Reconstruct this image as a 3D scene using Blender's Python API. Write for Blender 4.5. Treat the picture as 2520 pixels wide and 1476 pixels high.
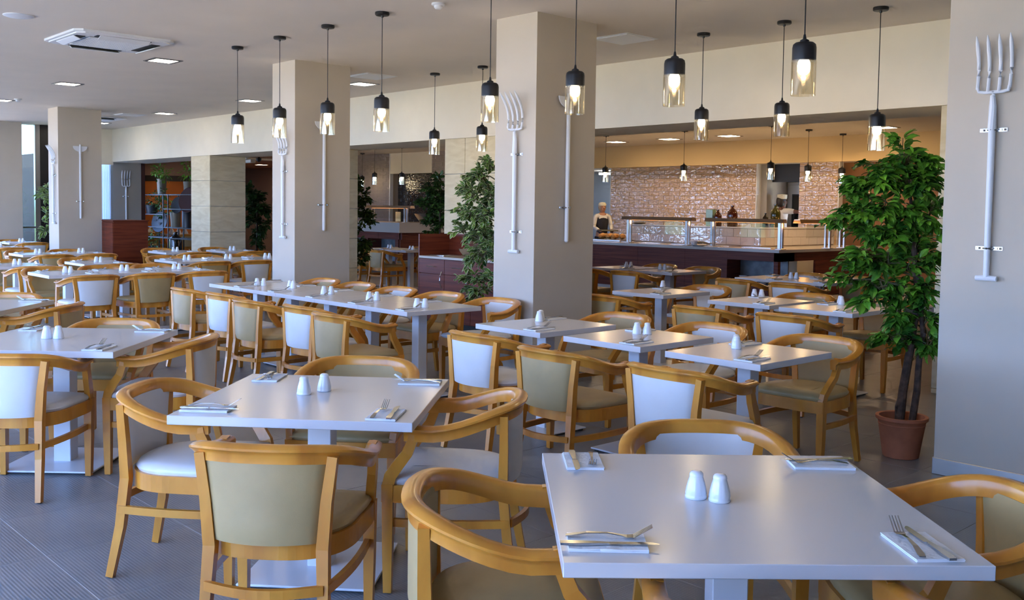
import bpy, bmesh, math, random
from mathutils import Vector, Matrix, noise
for _o in list(bpy.data.objects):
    bpy.data.objects.remove(_o, do_unlink=True)
SC = bpy.context.scene
COL = SC.collection
R = math.radians
PI = math.pi
random.seed(7)

# ------------------------------------------------------------------ camera (solved from the columns, the bulkhead and the tables)
EYE = 1.5597
F_PX, CX, CY = 2385.73, 1260.0, 642.4
YAW, PIT, ROL = -0.8201, -0.0536, 0.0142
_F = Vector((math.sin(YAW)*math.cos(PIT), math.cos(YAW)*math.cos(PIT), math.sin(PIT)))
_R0 = Vector((math.cos(YAW), -math.sin(YAW), 0)); _U0 = _R0.cross(_F)
_Rv = math.cos(ROL)*_R0 + math.sin(ROL)*_U0
_Uv = -math.sin(ROL)*_R0 + math.cos(ROL)*_U0
cam_d = bpy.data.cameras.new('camera'); cam = bpy.data.objects.new('camera', cam_d); COL.objects.link(cam)
cam_d.sensor_fit = 'HORIZONTAL'; cam_d.sensor_width = 36.0
cam_d.lens = F_PX*36.0/2520.0
cam_d.shift_y = -(738.0-CY)/2520.0
cam_d.clip_start = 0.05; cam_d.clip_end = 400
_m = Matrix((_Rv, _Uv, -_F)).transposed().to_4x4(); _m.translation = Vector((0, 0, EYE)); cam.matrix_world = _m
SC.camera = cam
def ray(u, v): return _F + _Rv*((u-CX)/F_PX) + _Uv*((CY-v)/F_PX)
def atz(u, v, z):
    d = ray(u, v); t = (z-EYE)/d.z; return Vector((d.x*t, d.y*t, z))
def aty(u, v, y):
    d = ray(u, v); t = y/d.y; return Vector((d.x*t, y, EYE+d.z*t))
def atx(u, v, x):
    d = ray(u, v); t = x/d.x; return Vector((x, d.y*t, EYE+d.z*t))
def atd(u, v, depth):                       # point at a given distance along the viewing axis
    d = ray(u, v); return Vector((0, 0, EYE)) + d*depth

# ------------------------------------------------------------------ world, sun, exposure
w = bpy.data.worlds.new('sky'); SC.world = w; w.use_nodes = True
nt = w.node_tree; nt.nodes.clear()
wo = nt.nodes.new('ShaderNodeOutputWorld'); wb = nt.nodes.new('ShaderNodeBackground')
tcw = nt.nodes.new('ShaderNodeTexCoord'); sxyz = nt.nodes.new('ShaderNodeSeparateXYZ'); rmp = nt.nodes.new('ShaderNodeValToRGB')     # clear blue sky, paler at the horizon
rmp.color_ramp.elements[0].position = 0.0; rmp.color_ramp.elements[0].color = (0.36, 0.57, 1.06, 1)
rmp.color_ramp.elements[1].position = 0.6; rmp.color_ramp.elements[1].color = (0.16, 0.36, 0.95, 1)
wb.inputs['Strength'].default_value = 8.0
nt.links.new(tcw.outputs['Generated'], sxyz.inputs[0]); nt.links.new(sxyz.outputs['Z'], rmp.inputs['Fac']); nt.links.new(rmp.outputs['Color'], wb.inputs['Color']); nt.links.new(wb.outputs[0], wo.inputs['Surface'])
sun_d = bpy.data.lights.new('sun', 'SUN'); sun = bpy.data.objects.new('sun', sun_d); COL.objects.link(sun)
sun_d.energy = 38.0; sun_d.angle = R(0.6); sun_d.color = (1.0, 0.90, 0.74)
sun.rotation_euler = (R(-42), 0, R(-20))     # shines from behind the building on to the terrace
SC.view_settings.view_transform = 'Standard'; SC.view_settings.look = 'None'
SC.view_settings.exposure = 0.66; SC.view_settings.gamma = 1.0; SC.view_settings.use_curve_mapping = False
cy = SC.cycles
cy.use_denoising = True; cy.max_bounces = 4; cy.diffuse_bounces = 3; cy.glossy_bounces = 2; cy.transmission_bounces = 4; cy.transparent_max_bounces = 12
cy.use_adaptive_sampling = True; cy.adaptive_threshold = 0.1; cy.adaptive_min_samples = 16; cy.sample_clamp_indirect = 6.0; cy.caustics_reflective = False; cy.caustics_refractive = False; cy.blur_glossy = 0.5

# ------------------------------------------------------------------ materials
MATS = {}
def _new(name):
    m = bpy.data.materials.new(name); m.use_nodes = True
    n = m.node_tree; b = n.nodes['Principled BSDF']; MATS[name] = m
    return m, n, b
def mat(name, col, rough=0.5, metal=0.0, spec=0.5, emit=None, es=0.0, vary=0.0, vscale=4.0, bump=0.0, bscale=40.0, coat=0.0):
    m, n, b = _new(name)
    b.inputs['Base Color'].default_value = (*col, 1); b.inputs['Roughness'].default_value = rough
    b.inputs['Metallic'].default_value = metal; b.inputs['Specular IOR Level'].default_value = spec
    if coat: b.inputs['Coat Weight'].default_value = coat; b.inputs['Coat Roughness'].default_value = 0.15
    if emit: b.inputs['Emission Color'].default_value = (*emit, 1); b.inputs['Emission Strength'].default_value = es
    if vary or bump:
        tc = n.nodes.new('ShaderNodeTexCoord')
    if vary:
        nz = n.nodes.new('ShaderNodeTexNoise'); nz.inputs['Scale'].default_value = vscale; nz.inputs['Detail'].default_value = 4
        rp = n.nodes.new('ShaderNodeValToRGB')
        rp.color_ramp.elements[0].position = 0.3; rp.color_ramp.elements[1].position = 0.7
        rp.color_ramp.elements[0].color = (*[c*(1-vary) for c in col], 1); rp.color_ramp.elements[1].color = (*[min(1, c*(1+vary)) for c in col], 1)
        n.links.new(tc.outputs['Object'], nz.inputs['Vector']); n.links.new(nz.outputs['Fac'], rp.inputs['Fac']); n.links.new(rp.outputs['Color'], b.inputs['Base Color'])
    if bump:
        nb = n.nodes.new('ShaderNodeTexNoise'); nb.inputs['Scale'].default_value = bscale; nb.inputs['Detail'].default_value = 3
        bp = n.nodes.new('ShaderNodeBump'); bp.inputs['Strength'].default_value = bump; bp.inputs['Distance'].default_value = 0.01
        n.links.new(tc.outputs['Object'], nb.inputs['Vector']); n.links.new(nb.outputs['Fac'], bp.inputs['Height']); n.links.new(bp.outputs['Normal'], b.inputs['Normal'])
    return m
def wood(name, c1, c2, rough=0.35, scale=(3, 3, 30), coat=0.0, axis_stretch=None, perobj=0.0):
    m, n, b = _new(name)
    b.inputs['Roughness'].default_value = rough; b.inputs['Specular IOR Level'].default_value = 0.3
    if coat: b.inputs['Coat Weight'].default_value = coat; b.inputs['Coat Roughness'].default_value = 0.2
    tc = n.nodes.new('ShaderNodeTexCoord'); mp = n.nodes.new('ShaderNodeMapping'); mp.inputs['Scale'].default_value = scale
    nz = n.nodes.new('ShaderNodeTexNoise'); nz.inputs['Scale'].default_value = 1.0; nz.inputs['Detail'].default_value = 5; nz.inputs['Distortion'].default_value = 0.6
    rp = n.nodes.new('ShaderNodeValToRGB'); rp.color_ramp.elements[0].position = 0.32; rp.color_ramp.elements[1].position = 0.68
    rp.color_ramp.elements[0].color = (*c1, 1); rp.color_ramp.elements[1].color = (*c2, 1)
    n.links.new(tc.outputs['Object'], mp.inputs['Vector']); n.links.new(mp.outputs['Vector'], nz.inputs['Vector']); n.links.new(nz.outputs['Fac'], rp.inputs['Fac'])
    last = rp.outputs['Color']
    if perobj:
        oi = n.nodes.new('ShaderNodeObjectInfo'); mr = n.nodes.new('ShaderNodeMapRange'); mr.inputs['To Min'].default_value = 1-perobj; mr.inputs['To Max'].default_value = 1+perobj
        hs = n.nodes.new('ShaderNodeHueSaturation'); n.links.new(oi.outputs['Random'], mr.inputs['Value']); n.links.new(mr.outputs['Result'], hs.inputs['Value'])
        n.links.new(last, hs.inputs['Color']); last = hs.outputs['Color']
    n.links.new(last, b.inputs['Base Color'])
    return m
def stone(name):
    m, n, b = _new(name); b.inputs['Roughness'].default_value = 0.75
    tc = n.nodes.new('ShaderNodeTexCoord'); mp = n.nodes.new('ShaderNodeMapping'); mp.inputs['Scale'].default_value = (1.2, 1.2, 4.5); mp.inputs['Rotation'].default_value = (0.25, 0.35, 0)
    nz = n.nodes.new('ShaderNodeTexNoise'); nz.inputs['Scale'].default_value = 2.2; nz.inputs['Detail'].default_value = 8; nz.inputs['Distortion'].default_value = 1.2
    oi = n.nodes.new('ShaderNodeObjectInfo'); ad = n.nodes.new('ShaderNodeVectorMath'); ad.operation = 'ADD'
    sc = n.nodes.new('ShaderNodeVectorMath'); sc.operation = 'SCALE'; sc.inputs['Scale'].default_value = 3.0
    rp = n.nodes.new('ShaderNodeValToRGB'); rp.color_ramp.elements[0].position = 0.3; rp.color_ramp.elements[1].position = 0.72
    rp.color_ramp.elements[0].color = (0.62, 0.52, 0.33, 1); rp.color_ramp.elements[1].color = (0.76, 0.67, 0.47, 1)
    n.links.new(oi.outputs['Location'], sc.inputs[0]); n.links.new(tc.outputs['Object'], ad.inputs[0]); n.links.new(sc.outputs[0], ad.inputs[1])
    n.links.new(ad.outputs[0], mp.inputs['Vector']); n.links.new(mp.outputs['Vector'], nz.inputs['Vector']); n.links.new(nz.outputs['Fac'], rp.inputs['Fac']); n.links.new(rp.outputs['Color'], b.inputs['Base Color'])
    bp = n.nodes.new('ShaderNodeBump'); bp.inputs['Strength'].default_value = 0.15; bp.inputs['Distance'].default_value = 0.01
    n.links.new(nz.outputs['Fac'], bp.inputs['Height']); n.links.new(bp.outputs['Normal'], b.inputs['Normal'])
    return m
def glazed(name, col, rough=0.045, bs=14.0, strength=0.5):
    m, n, b = _new(name); b.inputs['Base Color'].default_value = (*col, 1); b.inputs['Roughness'].default_value = rough; b.inputs['Specular IOR Level'].default_value = 0.6; b.inputs['IOR'].default_value = 1.85
    ge = n.nodes.new('ShaderNodeNewGeometry'); mp = n.nodes.new('ShaderNodeMapping'); mp.inputs['Scale'].default_value = (1, 1, 1.7)
    nz = n.nodes.new('ShaderNodeTexNoise'); nz.inputs['Scale'].default_value = bs; nz.inputs['Detail'].default_value = 2
    bp = n.nodes.new('ShaderNodeBump'); bp.inputs['Strength'].default_value = strength; bp.inputs['Distance'].default_value = 0.018
    n.links.new(ge.outputs['Position'], mp.inputs['Vector']); n.links.new(mp.outputs['Vector'], nz.inputs['Vector']); n.links.new(nz.outputs['Fac'], bp.inputs['Height']); n.links.new(bp.outputs['Normal'], b.inputs['Normal'])
    return m
def thin_glass(name, tint, gloss=0.05, rough=0.02, fac=1.35):
    m = bpy.data.materials.new(name); m.use_nodes = True; n = m.node_tree; n.nodes.clear(); MATS[name] = m
    o = n.nodes.new('ShaderNodeOutputMaterial'); t = n.nodes.new('ShaderNodeBsdfTransparent'); t.inputs['Color'].default_value = (*tint, 1)
    g = n.nodes.new('ShaderNodeBsdfGlossy'); g.inputs['Roughness'].default_value = rough; g.inputs['Color'].default_value = (1, 0.97, 0.9, 1)
    lw_ = n.nodes.new('ShaderNodeLayerWeight'); lw_.inputs['Blend'].default_value = 0.5; pw = n.nodes.new('ShaderNodeMath'); pw.operation = 'POWER'; pw.inputs[1].default_value = 3.0
    fr = n.nodes.new('ShaderNodeMath'); fr.operation = 'MULTIPLY_ADD'; fr.inputs[1].default_value = 0.55; fr.inputs[2].default_value = gloss; mx = n.nodes.new('ShaderNodeMixShader')
    n.links.new(lw_.outputs['Facing'], pw.inputs[0]); n.links.new(pw.outputs[0], fr.inputs[0])
    n.links.new(fr.outputs[0], mx.inputs[0]); n.links.new(t.outputs[0], mx.inputs[1]); n.links.new(g.outputs[0], mx.inputs[2]); n.links.new(mx.outputs[0], o.inputs['Surface'])
    return m
def leafmat(name, c1, c2, rough=0.35):
    m, n, b = _new(name); b.inputs['Roughness'].default_value = rough
    oi = n.nodes.new('ShaderNodeObjectInfo'); ge = n.nodes.new('ShaderNodeNewGeometry')
    nz = n.nodes.new('ShaderNodeTexNoise'); nz.inputs['Scale'].default_value = 11.0; nz.inputs['Detail'].default_value = 1
    ad = n.nodes.new('ShaderNodeMath'); ad.operation = 'MULTIPLY_ADD'; ad.inputs[1].default_value = 0.25
    rp = n.nodes.new('ShaderNodeValToRGB'); rp.color_ramp.elements[0].position = 0.36; rp.color_ramp.elements[1].position = 0.78
    rp.color_ramp.elements[0].color = (*c1, 1); rp.color_ramp.elements[1].color = (*c2, 1)
    n.links.new(ge.outputs['Position'], nz.inputs['Vector']); n.links.new(oi.outputs['Random'], ad.inputs[0]); n.links.new(nz.outputs['Fac'], ad.inputs[2])
    n.links.new(ad.outputs[0], rp.inputs['Fac']); n.links.new(rp.outputs['Color'], b.inputs['Base Color'])
    b.inputs['Subsurface Weight'].default_value = 0.0
    return m
mat('ceiling_paint', (0.76, 0.68, 0.58), 0.85, vary=0.03, vscale=1.5)
mat('wall_paint', (0.56, 0.49, 0.40), 0.8, vary=0.03, vscale=2)
mat('bulkhead_paint', (0.88, 0.79, 0.63), 0.8, vary=0.02)
mat('column_paint', (0.56, 0.495, 0.41), 0.75, vary=0.03, vscale=2)
mat('kitchen_bulkhead', (0.62, 0.46, 0.26), 0.8)
mat('grey_wall', (0.40, 0.37, 0.32), 0.8)
mat('kitchen_white', (0.55, 0.60, 0.66), 0.6)
mat('grout', (0.46, 0.44, 0.42), 0.9)
mat('tile_grout', (0.45, 0.38, 0.31), 0.9)
mat('dark_grout', (0.05, 0.048, 0.045), 0.9)
wood('beech', (0.52, 0.185, 0.022), (0.74, 0.315, 0.042), 0.28, (6, 6, 2.2), coat=0.35, perobj=0.08)
wood('mahogany', (0.105, 0.018, 0.008), (0.205, 0.042, 0.017), 0.45, (1.5, 1.5, 28))
wood('counter_wood', (0.095, 0.021, 0.012), (0.21, 0.052, 0.026), 0.5, (1.2, 1.2, 26))
mat('tan_vinyl', (0.43, 0.31, 0.14), 0.42, vary=0.05, vscale=9, bump=0.05, bscale=300)
mat('white_vinyl', (0.72, 0.72, 0.72), 0.40, vary=0.03, vscale=9, bump=0.05, bscale=300)
mat('laminate', (0.68, 0.66, 0.66), 0.22, spec=0.45)
mat('powder_white', (0.76, 0.77, 0.80), 0.3)
mat('porcelain', (0.82, 0.83, 0.86), 0.15, coat=0.4)
mat('napkin_paper', (0.86, 0.86, 0.87), 0.8, bump=0.3, bscale=60)
mat('cutlery', (0.50, 0.52, 0.55), 0.2, metal=1.0)
mat('steel', (0.62, 0.62, 0.62), 0.22, metal=1.0)
mat('brass_steel', (0.66, 0.52, 0.36), 0.28, metal=1.0)
mat('brushed_steel', (0.55, 0.54, 0.52), 0.32, metal=1.0)
mat('black_metal', (0.012, 0.012, 0.014), 0.38)
mat('black_rubber', (0.015, 0.015, 0.015), 0.6)
mat('tool_white', (0.84, 0.85, 0.88), 0.35)
mat('dark_panel', (0.006, 0.004, 0.006), 0.25)
mat('plastic_white', (0.86, 0.86, 0.86), 0.4)
mat('plastic_grey', (0.25, 0.25, 0.26), 0.5)
mat('terracotta', (0.45, 0.145, 0.065), 0.65, vary=0.10, vscale=14)
mat('soil', (0.03, 0.018, 0.012), 0.95)
mat('bark', (0.075, 0.045, 0.030), 0.8, vary=0.5, vscale=22, bump=0.6, bscale=45)
mat('twig', (0.16, 0.13, 0.06), 0.8)
mat('counter_top', (0.60, 0.55, 0.48), 0.18)
mat('marble', (0.16, 0.18, 0.19), 0.35, vary=0.7, vscale=3)
mat('bulb', (1, 1, 1), 0.4, emit=(1.0, 0.86, 0.62), es=26.0)
mat('panel_light', (1, 1, 1), 0.4, emit=(1.0, 0.90, 0.74), es=14.0)
mat('warm_panel', (1, 1, 1), 0.4, emit=(1.0, 0.72, 0.42), es=36.0)
mat('heat_lamp', (1, 0.5, 0.2), 0.4, emit=(1.0, 0.36, 0.08), es=2.0)
mat('strip_light', (1, 1, 1), 0.4, emit=(0.9, 0.95, 1.0), es=12.0)
mat('trim_metal', (0.30, 0.30, 0.31), 0.25, metal=1.0)
mat('amber_bottle', (0.07, 0.012, 0.004), 0.06, coat=0.6)
mat('green_bottle', (0.05, 0.05, 0.008), 0.06, coat=0.6)
mat('dark_bottle', (0.012, 0.008, 0.006), 0.06, coat=0.6)
mat('jade_glass', (0.30, 0.48, 0.36), 0.15)
mat('bread', (0.55, 0.27, 0.08), 0.7, vary=0.25, vscale=9)
mat('skin', (0.42, 0.20, 0.12), 0.55)
mat('dark_skin', (0.16, 0.065, 0.038), 0.55)
mat('hair', (0.020, 0.013, 0.010), 0.5)
mat('blond_hair', (0.45, 0.36, 0.24), 0.5)
mat('cap_cloth', (0.62, 0.57, 0.45), 0.8)
mat('white_cloth', (0.74, 0.70, 0.64), 0.8)
mat('black_cloth', (0.015, 0.015, 0.022), 0.8)
mat('orange_wall', (0.55, 0.17, 0.045), 0.7)
mat('brown_wall', (0.33, 0.15, 0.06), 0.75)
mat('maroon_wall', (0.05, 0.014, 0.010), 0.7)
mat('mauve_wall', (0.48, 0.34, 0.31), 0.8)
mat('peach_ceiling', (0.52, 0.27, 0.17), 0.8)
mat('copper', (0.70, 0.32, 0.16), 0.25, metal=1.0)
mat('zinc', (0.17, 0.15, 0.11), 0.5, metal=0.3)
mat('rack_metal', (0.05, 0.05, 0.055), 0.5, metal=0.2)
mat('red_logo', (0.65, 0.04, 0.05), 0.5)
mat('terrace', (0.64, 0.55, 0.43), 0.9, vary=0.1, vscale=0.5)
mat('garden', (0.05, 0.085, 0.025), 0.9, vary=0.5, vscale=0.6)
mat('curtain', (0.86, 0.88, 0.92), 0.9)
_n = MATS['curtain'].node_tree; _tr = _n.nodes.new('ShaderNodeBsdfTranslucent'); _tr.inputs['Color'].default_value = (0.9, 0.92, 0.96, 1); _mx = _n.nodes.new('ShaderNodeMixShader'); _mx.inputs[0].default_value = 0.6
_n.links.new(_n.nodes['Principled BSDF'].outputs[0], _mx.inputs[1]); _n.links.new(_tr.outputs[0], _mx.inputs[2]); _n.links.new(_mx.outputs[0], _n.nodes['Material Output'].inputs['Surface'])
mat('yellow_label', (0.55, 0.60, 0.35), 0.7)
stone('sandstone')
glazed('cream_tile', (0.66, 0.45, 0.27), bs=7.0, strength=1.0)
glazed('white_tile', (0.74, 0.70, 0.68), bs=10, strength=0.25)
glazed('grey_tile', (0.36, 0.31, 0.29), bs=9.0, strength=1.0)
glazed('dark_tile', (0.040, 0.036, 0.034), rough=0.12)
thin_glass('amber_glass', (0.99, 0.955, 0.86), gloss=0.20, rough=0.05)
thin_glass('clear_glass', (0.95, 0.97, 0.96), gloss=0.03)
thin_glass('green_glass', (0.80, 0.88, 0.78), fac=1.4)
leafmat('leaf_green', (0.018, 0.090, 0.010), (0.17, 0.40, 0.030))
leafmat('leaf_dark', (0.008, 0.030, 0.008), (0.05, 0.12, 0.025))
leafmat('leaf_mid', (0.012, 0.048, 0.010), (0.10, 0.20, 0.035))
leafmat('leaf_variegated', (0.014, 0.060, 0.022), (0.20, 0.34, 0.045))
mat('leaf_margin', (0.66, 0.68, 0.40), 0.5)
# floor tile: fine ribbed porcelain
def floor_tile_mat():
    m, n, b = _new('floor_tile'); b.inputs['Roughness'].default_value = 0.34
    ge = n.nodes.new('ShaderNodeNewGeometry'); mp = n.nodes.new('ShaderNodeMapping'); mp.inputs['Scale'].default_value = (0, 1, 0)
    wv = n.nodes.new('ShaderNodeTexWave'); wv.wave_type = 'BANDS'; wv.bands_direction = 'Y'; wv.inputs['Scale'].default_value = 22.0; wv.inputs['Distortion'].default_value = 0
    nz = n.nodes.new('ShaderNodeTexNoise'); nz.inputs['Scale'].default_value = 2.5; nz.inputs['Detail'].default_value = 5
    rp = n.nodes.new('ShaderNodeValToRGB'); rp.color_ramp.elements[0].color = (0.225, 0.22, 0.22, 1); rp.color_ramp.elements[1].color = (0.285, 0.28, 0.278, 1)
    rp.color_ramp.elements[0].position = 0.3; rp.color_ramp.elements[1].position = 0.7
    mx = n.nodes.new('ShaderNodeMixRGB'); mx.blend_type = 'MULTIPLY'; mx.inputs['Fac'].default_value = 0.22
    bp = n.nodes.new('ShaderNodeBump'); bp.inputs['Strength'].default_value = 0.12; bp.inputs['Distance'].default_value = 0.004
    n.links.new(ge.outputs['Position'], mp.inputs['Vector']); n.links.new(mp.outputs['Vector'], wv.inputs['Vector']); n.links.new(ge.outputs['Position'], nz.inputs['Vector'])
    n.links.new(nz.outputs['Fac'], rp.inputs['Fac']); n.links.new(rp.outputs['Color'], mx.inputs[1]); n.links.new(wv.outputs['Color'], mx.inputs[2]); n.links.new(mx.outputs['Color'], b.inputs['Base Color'])
    n.links.new(wv.outputs['Fac'], bp.inputs['Height']); n.links.new(bp.outputs['Normal'], b.inputs['Normal'])
floor_tile_mat()

# ------------------------------------------------------------------ mesh helpers
def me_from(name, bm, mats, smooth=False, angle=None):
    me = bpy.data.meshes.new(name); bm.normal_update(); bm.to_mesh(me); bm.free()
    for mm in (mats if isinstance(mats, (list, tuple)) else [mats]): me.materials.append(MATS[mm])
    if smooth:
        me.polygons.foreach_set('use_smooth', [True]*len(me.polygons))
        if angle: me.set_sharp_from_angle(angle=R(angle))
    return me
def obj(name, bm, mats, parent=None, smooth=False, angle=35):
    me = bm if isinstance(bm, bpy.types.Mesh) else me_from(name, bm, mats, smooth, angle)
    o = bpy.data.objects.new(name, me); COL.objects.link(o)
    if parent is not None: o.parent = parent
    return o
def tag(o, label, cat, group=None):
    o['label'] = label; o['category'] = cat
    if group: o['group'] = group
    return o
def thing(name, label, cat, loc=(0, 0, 0), rz=0.0, group=None):
    o = bpy.data.objects.new(name, None); COL.objects.link(o); o.empty_display_size = 0.1
    o.location = loc; o.rotation_euler = (0, 0, rz)
    return tag(o, label, cat, group)
def struct(name, bm, mats, parent=None, smooth=False):
    o = obj(name, bm, mats, parent, smooth)
    if parent is None: o['kind'] = 'structure'
    return o
def kids(o): return [c for c in COL.objects if c.parent == o] if False else list(o.children)
def copy_tree(o, parent=None):
    c = o.copy(); COL.objects.link(c); c.parent = parent
    for ch in o.children: copy_tree(ch, c)
    return c
def dup(root, loc, rz, label, group=None):
    c = copy_tree(root); c.location = loc; c.rotation_euler = (0, 0, rz); c['label'] = label
    if group: c['group'] = group
    return c
def B(): return bmesh.new()
def box(bm, c, s, rz=0.0, bev=0.0, seg=1, rot=None):
    r = bmesh.ops.create_cube(bm, size=1.0)
    vs = r['verts']
    M = Matrix.Translation(Vector(c)) @ (rot if rot is not None else Matrix.Rotation(rz, 4, 'Z')) @ Matrix.Diagonal((*s, 1))
    bmesh.ops.transform(bm, matrix=M, verts=vs)
    if bev > 0:
        es = list({e for v in vs for e in v.link_edges})
        bmesh.ops.bevel(bm, geom=es, offset=bev, segments=seg, affect='EDGES', profile=0.7)
    return bm
def bbox(bm, x0, x1, y0, y1, z0, z1, bev=0.0, seg=1):
    return box(bm, ((x0+x1)/2, (y0+y1)/2, (z0+z1)/2), (abs(x1-x0), abs(y1-y0), abs(z1-z0)), bev=bev, seg=seg)
def lathe(bm, prof, n=20, c=(0, 0, 0), mod=None, cap0=True, cap1=True):
    rings = []
    for r, z in prof:
        ring = []
        for i in range(n):
            a = 2*PI*i/n; rr = r*(mod(a, z) if mod else 1)
            ring.append(bm.verts.new((c[0]+rr*math.cos(a), c[1]+rr*math.sin(a), c[2]+z)))
        rings.append(ring)
    for a, b in zip(rings, rings[1:]):
        for i in range(n): bm.faces.new((a[i], a[(i+1) % n], b[(i+1) % n], b[i]))
    if cap0: bm.faces.new(rings[0][::-1])
    if cap1: bm.faces.new(rings[-1])
    return bm
def frames(pts, up):
    out = []
    for i, p in enumerate(pts):
        a = pts[max(0, i-1)]; b = pts[min(len(pts)-1, i+1)]
        t = (b-a).normalized(); s = t.cross(up)
        if s.length < 1e-4: s = t.cross(Vector((1, 0, 0)))
        s.normalize(); out.append((t, s, s.cross(t).normalized()))
    return out
def tube(bm, pts, rad, n=8, up=Vector((0.01, 0.02, 1)), cap=True):
    pts = [Vector(p) for p in pts]; fr = frames(pts, up); rings = []
    for i, (p, (t, s, u)) in enumerate(zip(pts, fr)):
        r = rad[i] if isinstance(rad, (list, tuple)) else rad
        rings.append([bm.verts.new(p + s*(r*math.cos(2*PI*k/n)) + u*(r*math.sin(2*PI*k/n))) for k in range(n)])
    for a, b in zip(rings, rings[1:]):
        for k in range(n): bm.faces.new((a[k], a[(k+1) % n], b[(k+1) % n], b[k]))
    if cap: bm.faces.new(rings[0][::-1]); bm.faces.new(rings[-1])
    return bm
def sweep(bm, pts, sect, side=None, closed_sect=True):
    """sect: function(i)->list of (o, v): o along the given side vector, v along world z."""
    rings = []
    for i, p in enumerate(pts):
        s = side[i]; rings.append([bm.verts.new(Vector(p) + s*o + Vector((0, 0, v))) for o, v in sect(i)])
    m = len(rings[0])
    for a, b in zip(rings, rings[1:]):
        for k in range(m): bm.faces.new((a[k], a[(k+1) % m], b[(k+1) % m], b[k]))
    bm.faces.new(rings[0][::-1]); bm.faces.new(rings[-1])
    bmesh.ops.recalc_face_normals(bm, faces=bm.faces[:])
    return bm
def bar(bm, pts, w, d, up=Vector((0, 0, 1))):
    """square bar through pts; w along side, d along the other; lists allowed"""
    pts = [Vector(p) for p in pts]; fr = frames(pts, up); rings = []
    for i, (p, (t, s, u)) in enumerate(zip(pts, fr)):
        ww = (w[i] if isinstance(w, (list, tuple)) else w)/2; dd = (d[i] if isinstance(d, (list, tuple)) else d)/2
        rings.append([bm.verts.new(p + s*a*ww + u*b*dd) for a, b in ((-1, -1), (1, -1), (1, 1), (-1, 1))])
    for a, b in zip(rings, rings[1:]):
        for k in range(4): bm.faces.new((a[k], a[(k+1) % 4], b[(k+1) % 4], b[k]))
    bm.faces.new(rings[0][::-1]); bm.faces.new(rings[-1])
    bmesh.ops.recalc_face_normals(bm, faces=bm.faces[:])
    return bm
def prism(bm, poly, z0, z1):
    a = [bm.verts.new((x, y, z0)) for x, y in poly]; b = [bm.verts.new((x, y, z1)) for x, y in poly]
    n = len(poly)
    for i in range(n): bm.faces.new((a[i], a[(i+1) % n], b[(i+1) % n], b[i]))
    bm.faces.new(a[::-1]); bm.faces.new(b)
    bmesh.ops.recalc_face_normals(bm, faces=bm.faces[:])
    return bm
def smooth01(t): t = max(0.0, min(1.0, t)); return t*t*(3-2*t)

# ================================================================== THE SETTING
ZC = 3.24            # dining ceiling
YB, YB2, ZB = 8.454, 9.335, 2.507      # bulkhead front, back, underside
ZI = 3.07            # ceiling behind the bulkhead
XL, XR = -22.45, 3.0
YW = -2.6            # window wall behind the camera
XWIN = 0.2           # the glazing ends here
floor = struct('floor', bbox(B(), -44, XR, YW, 21.5, -0.12, -0.0015), 'grout')
TS, TX0, TY0 = 0.636, -4.47, 1.377
_near, _rest = [], []
for i in range(-63, 13):
    for j in range(-7, 32):
        x = TX0+(i+0.5)*TS; y = TY0+(j+0.5)*TS
        if not (-43.6 < x < XR-0.3 and YW+0.3 < y < 21.2): continue
        d = Vector((x, y, -EYE)); dep = d.dot(_F)
        vis = False
        if dep > 1.0:
            u = CX+F_PX*d.dot(_Rv)/dep; v = CY-F_PX*d.dot(_Uv)/dep
            vis = -160 < u < 2680 and v < 1640
        (_near if vis and y < 17 else _rest).append((dep, x, y))
_near.sort(); _rest += _near[300:]; _near = _near[:300]
_bm = B(); box(_bm, (0, 0, -0.006), (TS-0.004, TS-0.004, 0.012), bev=0.001); _tm = me_from('floor_tile', _bm, 'floor_tile')
for d, x, y in _near:
    o = bpy.data.objects.new('floor_tile', _tm); COL.objects.link(o); o.parent = floor; o.location = (x, y, random.uniform(-0.0004, 0.0004))
_bm = B(); h = (TS-0.005)/2
for d, x, y in _rest:
    _bm.faces.new([_bm.verts.new((x+a*h, y+b*h, 0)) for a, b in ((-1, -1), (1, -1), (1, 1), (-1, 1))])
o = obj('tile_field', _bm, 'floor_tile', floor); o['kind'] = 'stuff'

struct('ceiling', bbox(B(), -22.75, XR, YW, YB+0.05, ZC, ZC+0.12), 'ceiling_paint')
struct('wall_bulkhead', bbox(B(), -24.2, XR, YB, YB2, ZB, ZC+0.12), 'bulkhead_paint')
struct('ceiling_kitchen', bbox(B(), -24.2, XR, YB2, 17.5, ZI, ZI+0.12), 'ceiling_paint')
struct('ceiling_restaurant', bbox(B(), -44, -24.2, YB2, 19.0, 2.85, 2.97), 'peach_ceiling')
bm = B(); bbox(bm, XL-0.2, XL, YW, 5.828, 0, 0.12); bbox(bm, XL-0.2, XL, YW, 5.828, 3.0, ZC)      # glazed end wall
for yy in (YW, 0.15, 2.95, 5.70): bbox(bm, XL-0.16, XL, yy, yy+0.12, 0.12, 3.0)
struct('wall_left', bm, 'wall_paint')
ld = bpy.data.lights.new('window_daylight', 'AREA'); ld.shape = 'RECTANGLE'; ld.size = 8.4; ld.size_y = 2.88; ld.cycles.is_portal = True
lo = bpy.data.objects.new('window_daylight', ld); COL.objects.link(lo); lo.location = (XL-0.1, 1.6, 1.56); lo.rotation_euler = (R(90), 0, R(-90))
bm = B(); bbox(bm, XR, XR+0.2, YW, 21, 0, ZC); struct('wall_right', bm, 'wall_paint')
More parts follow.
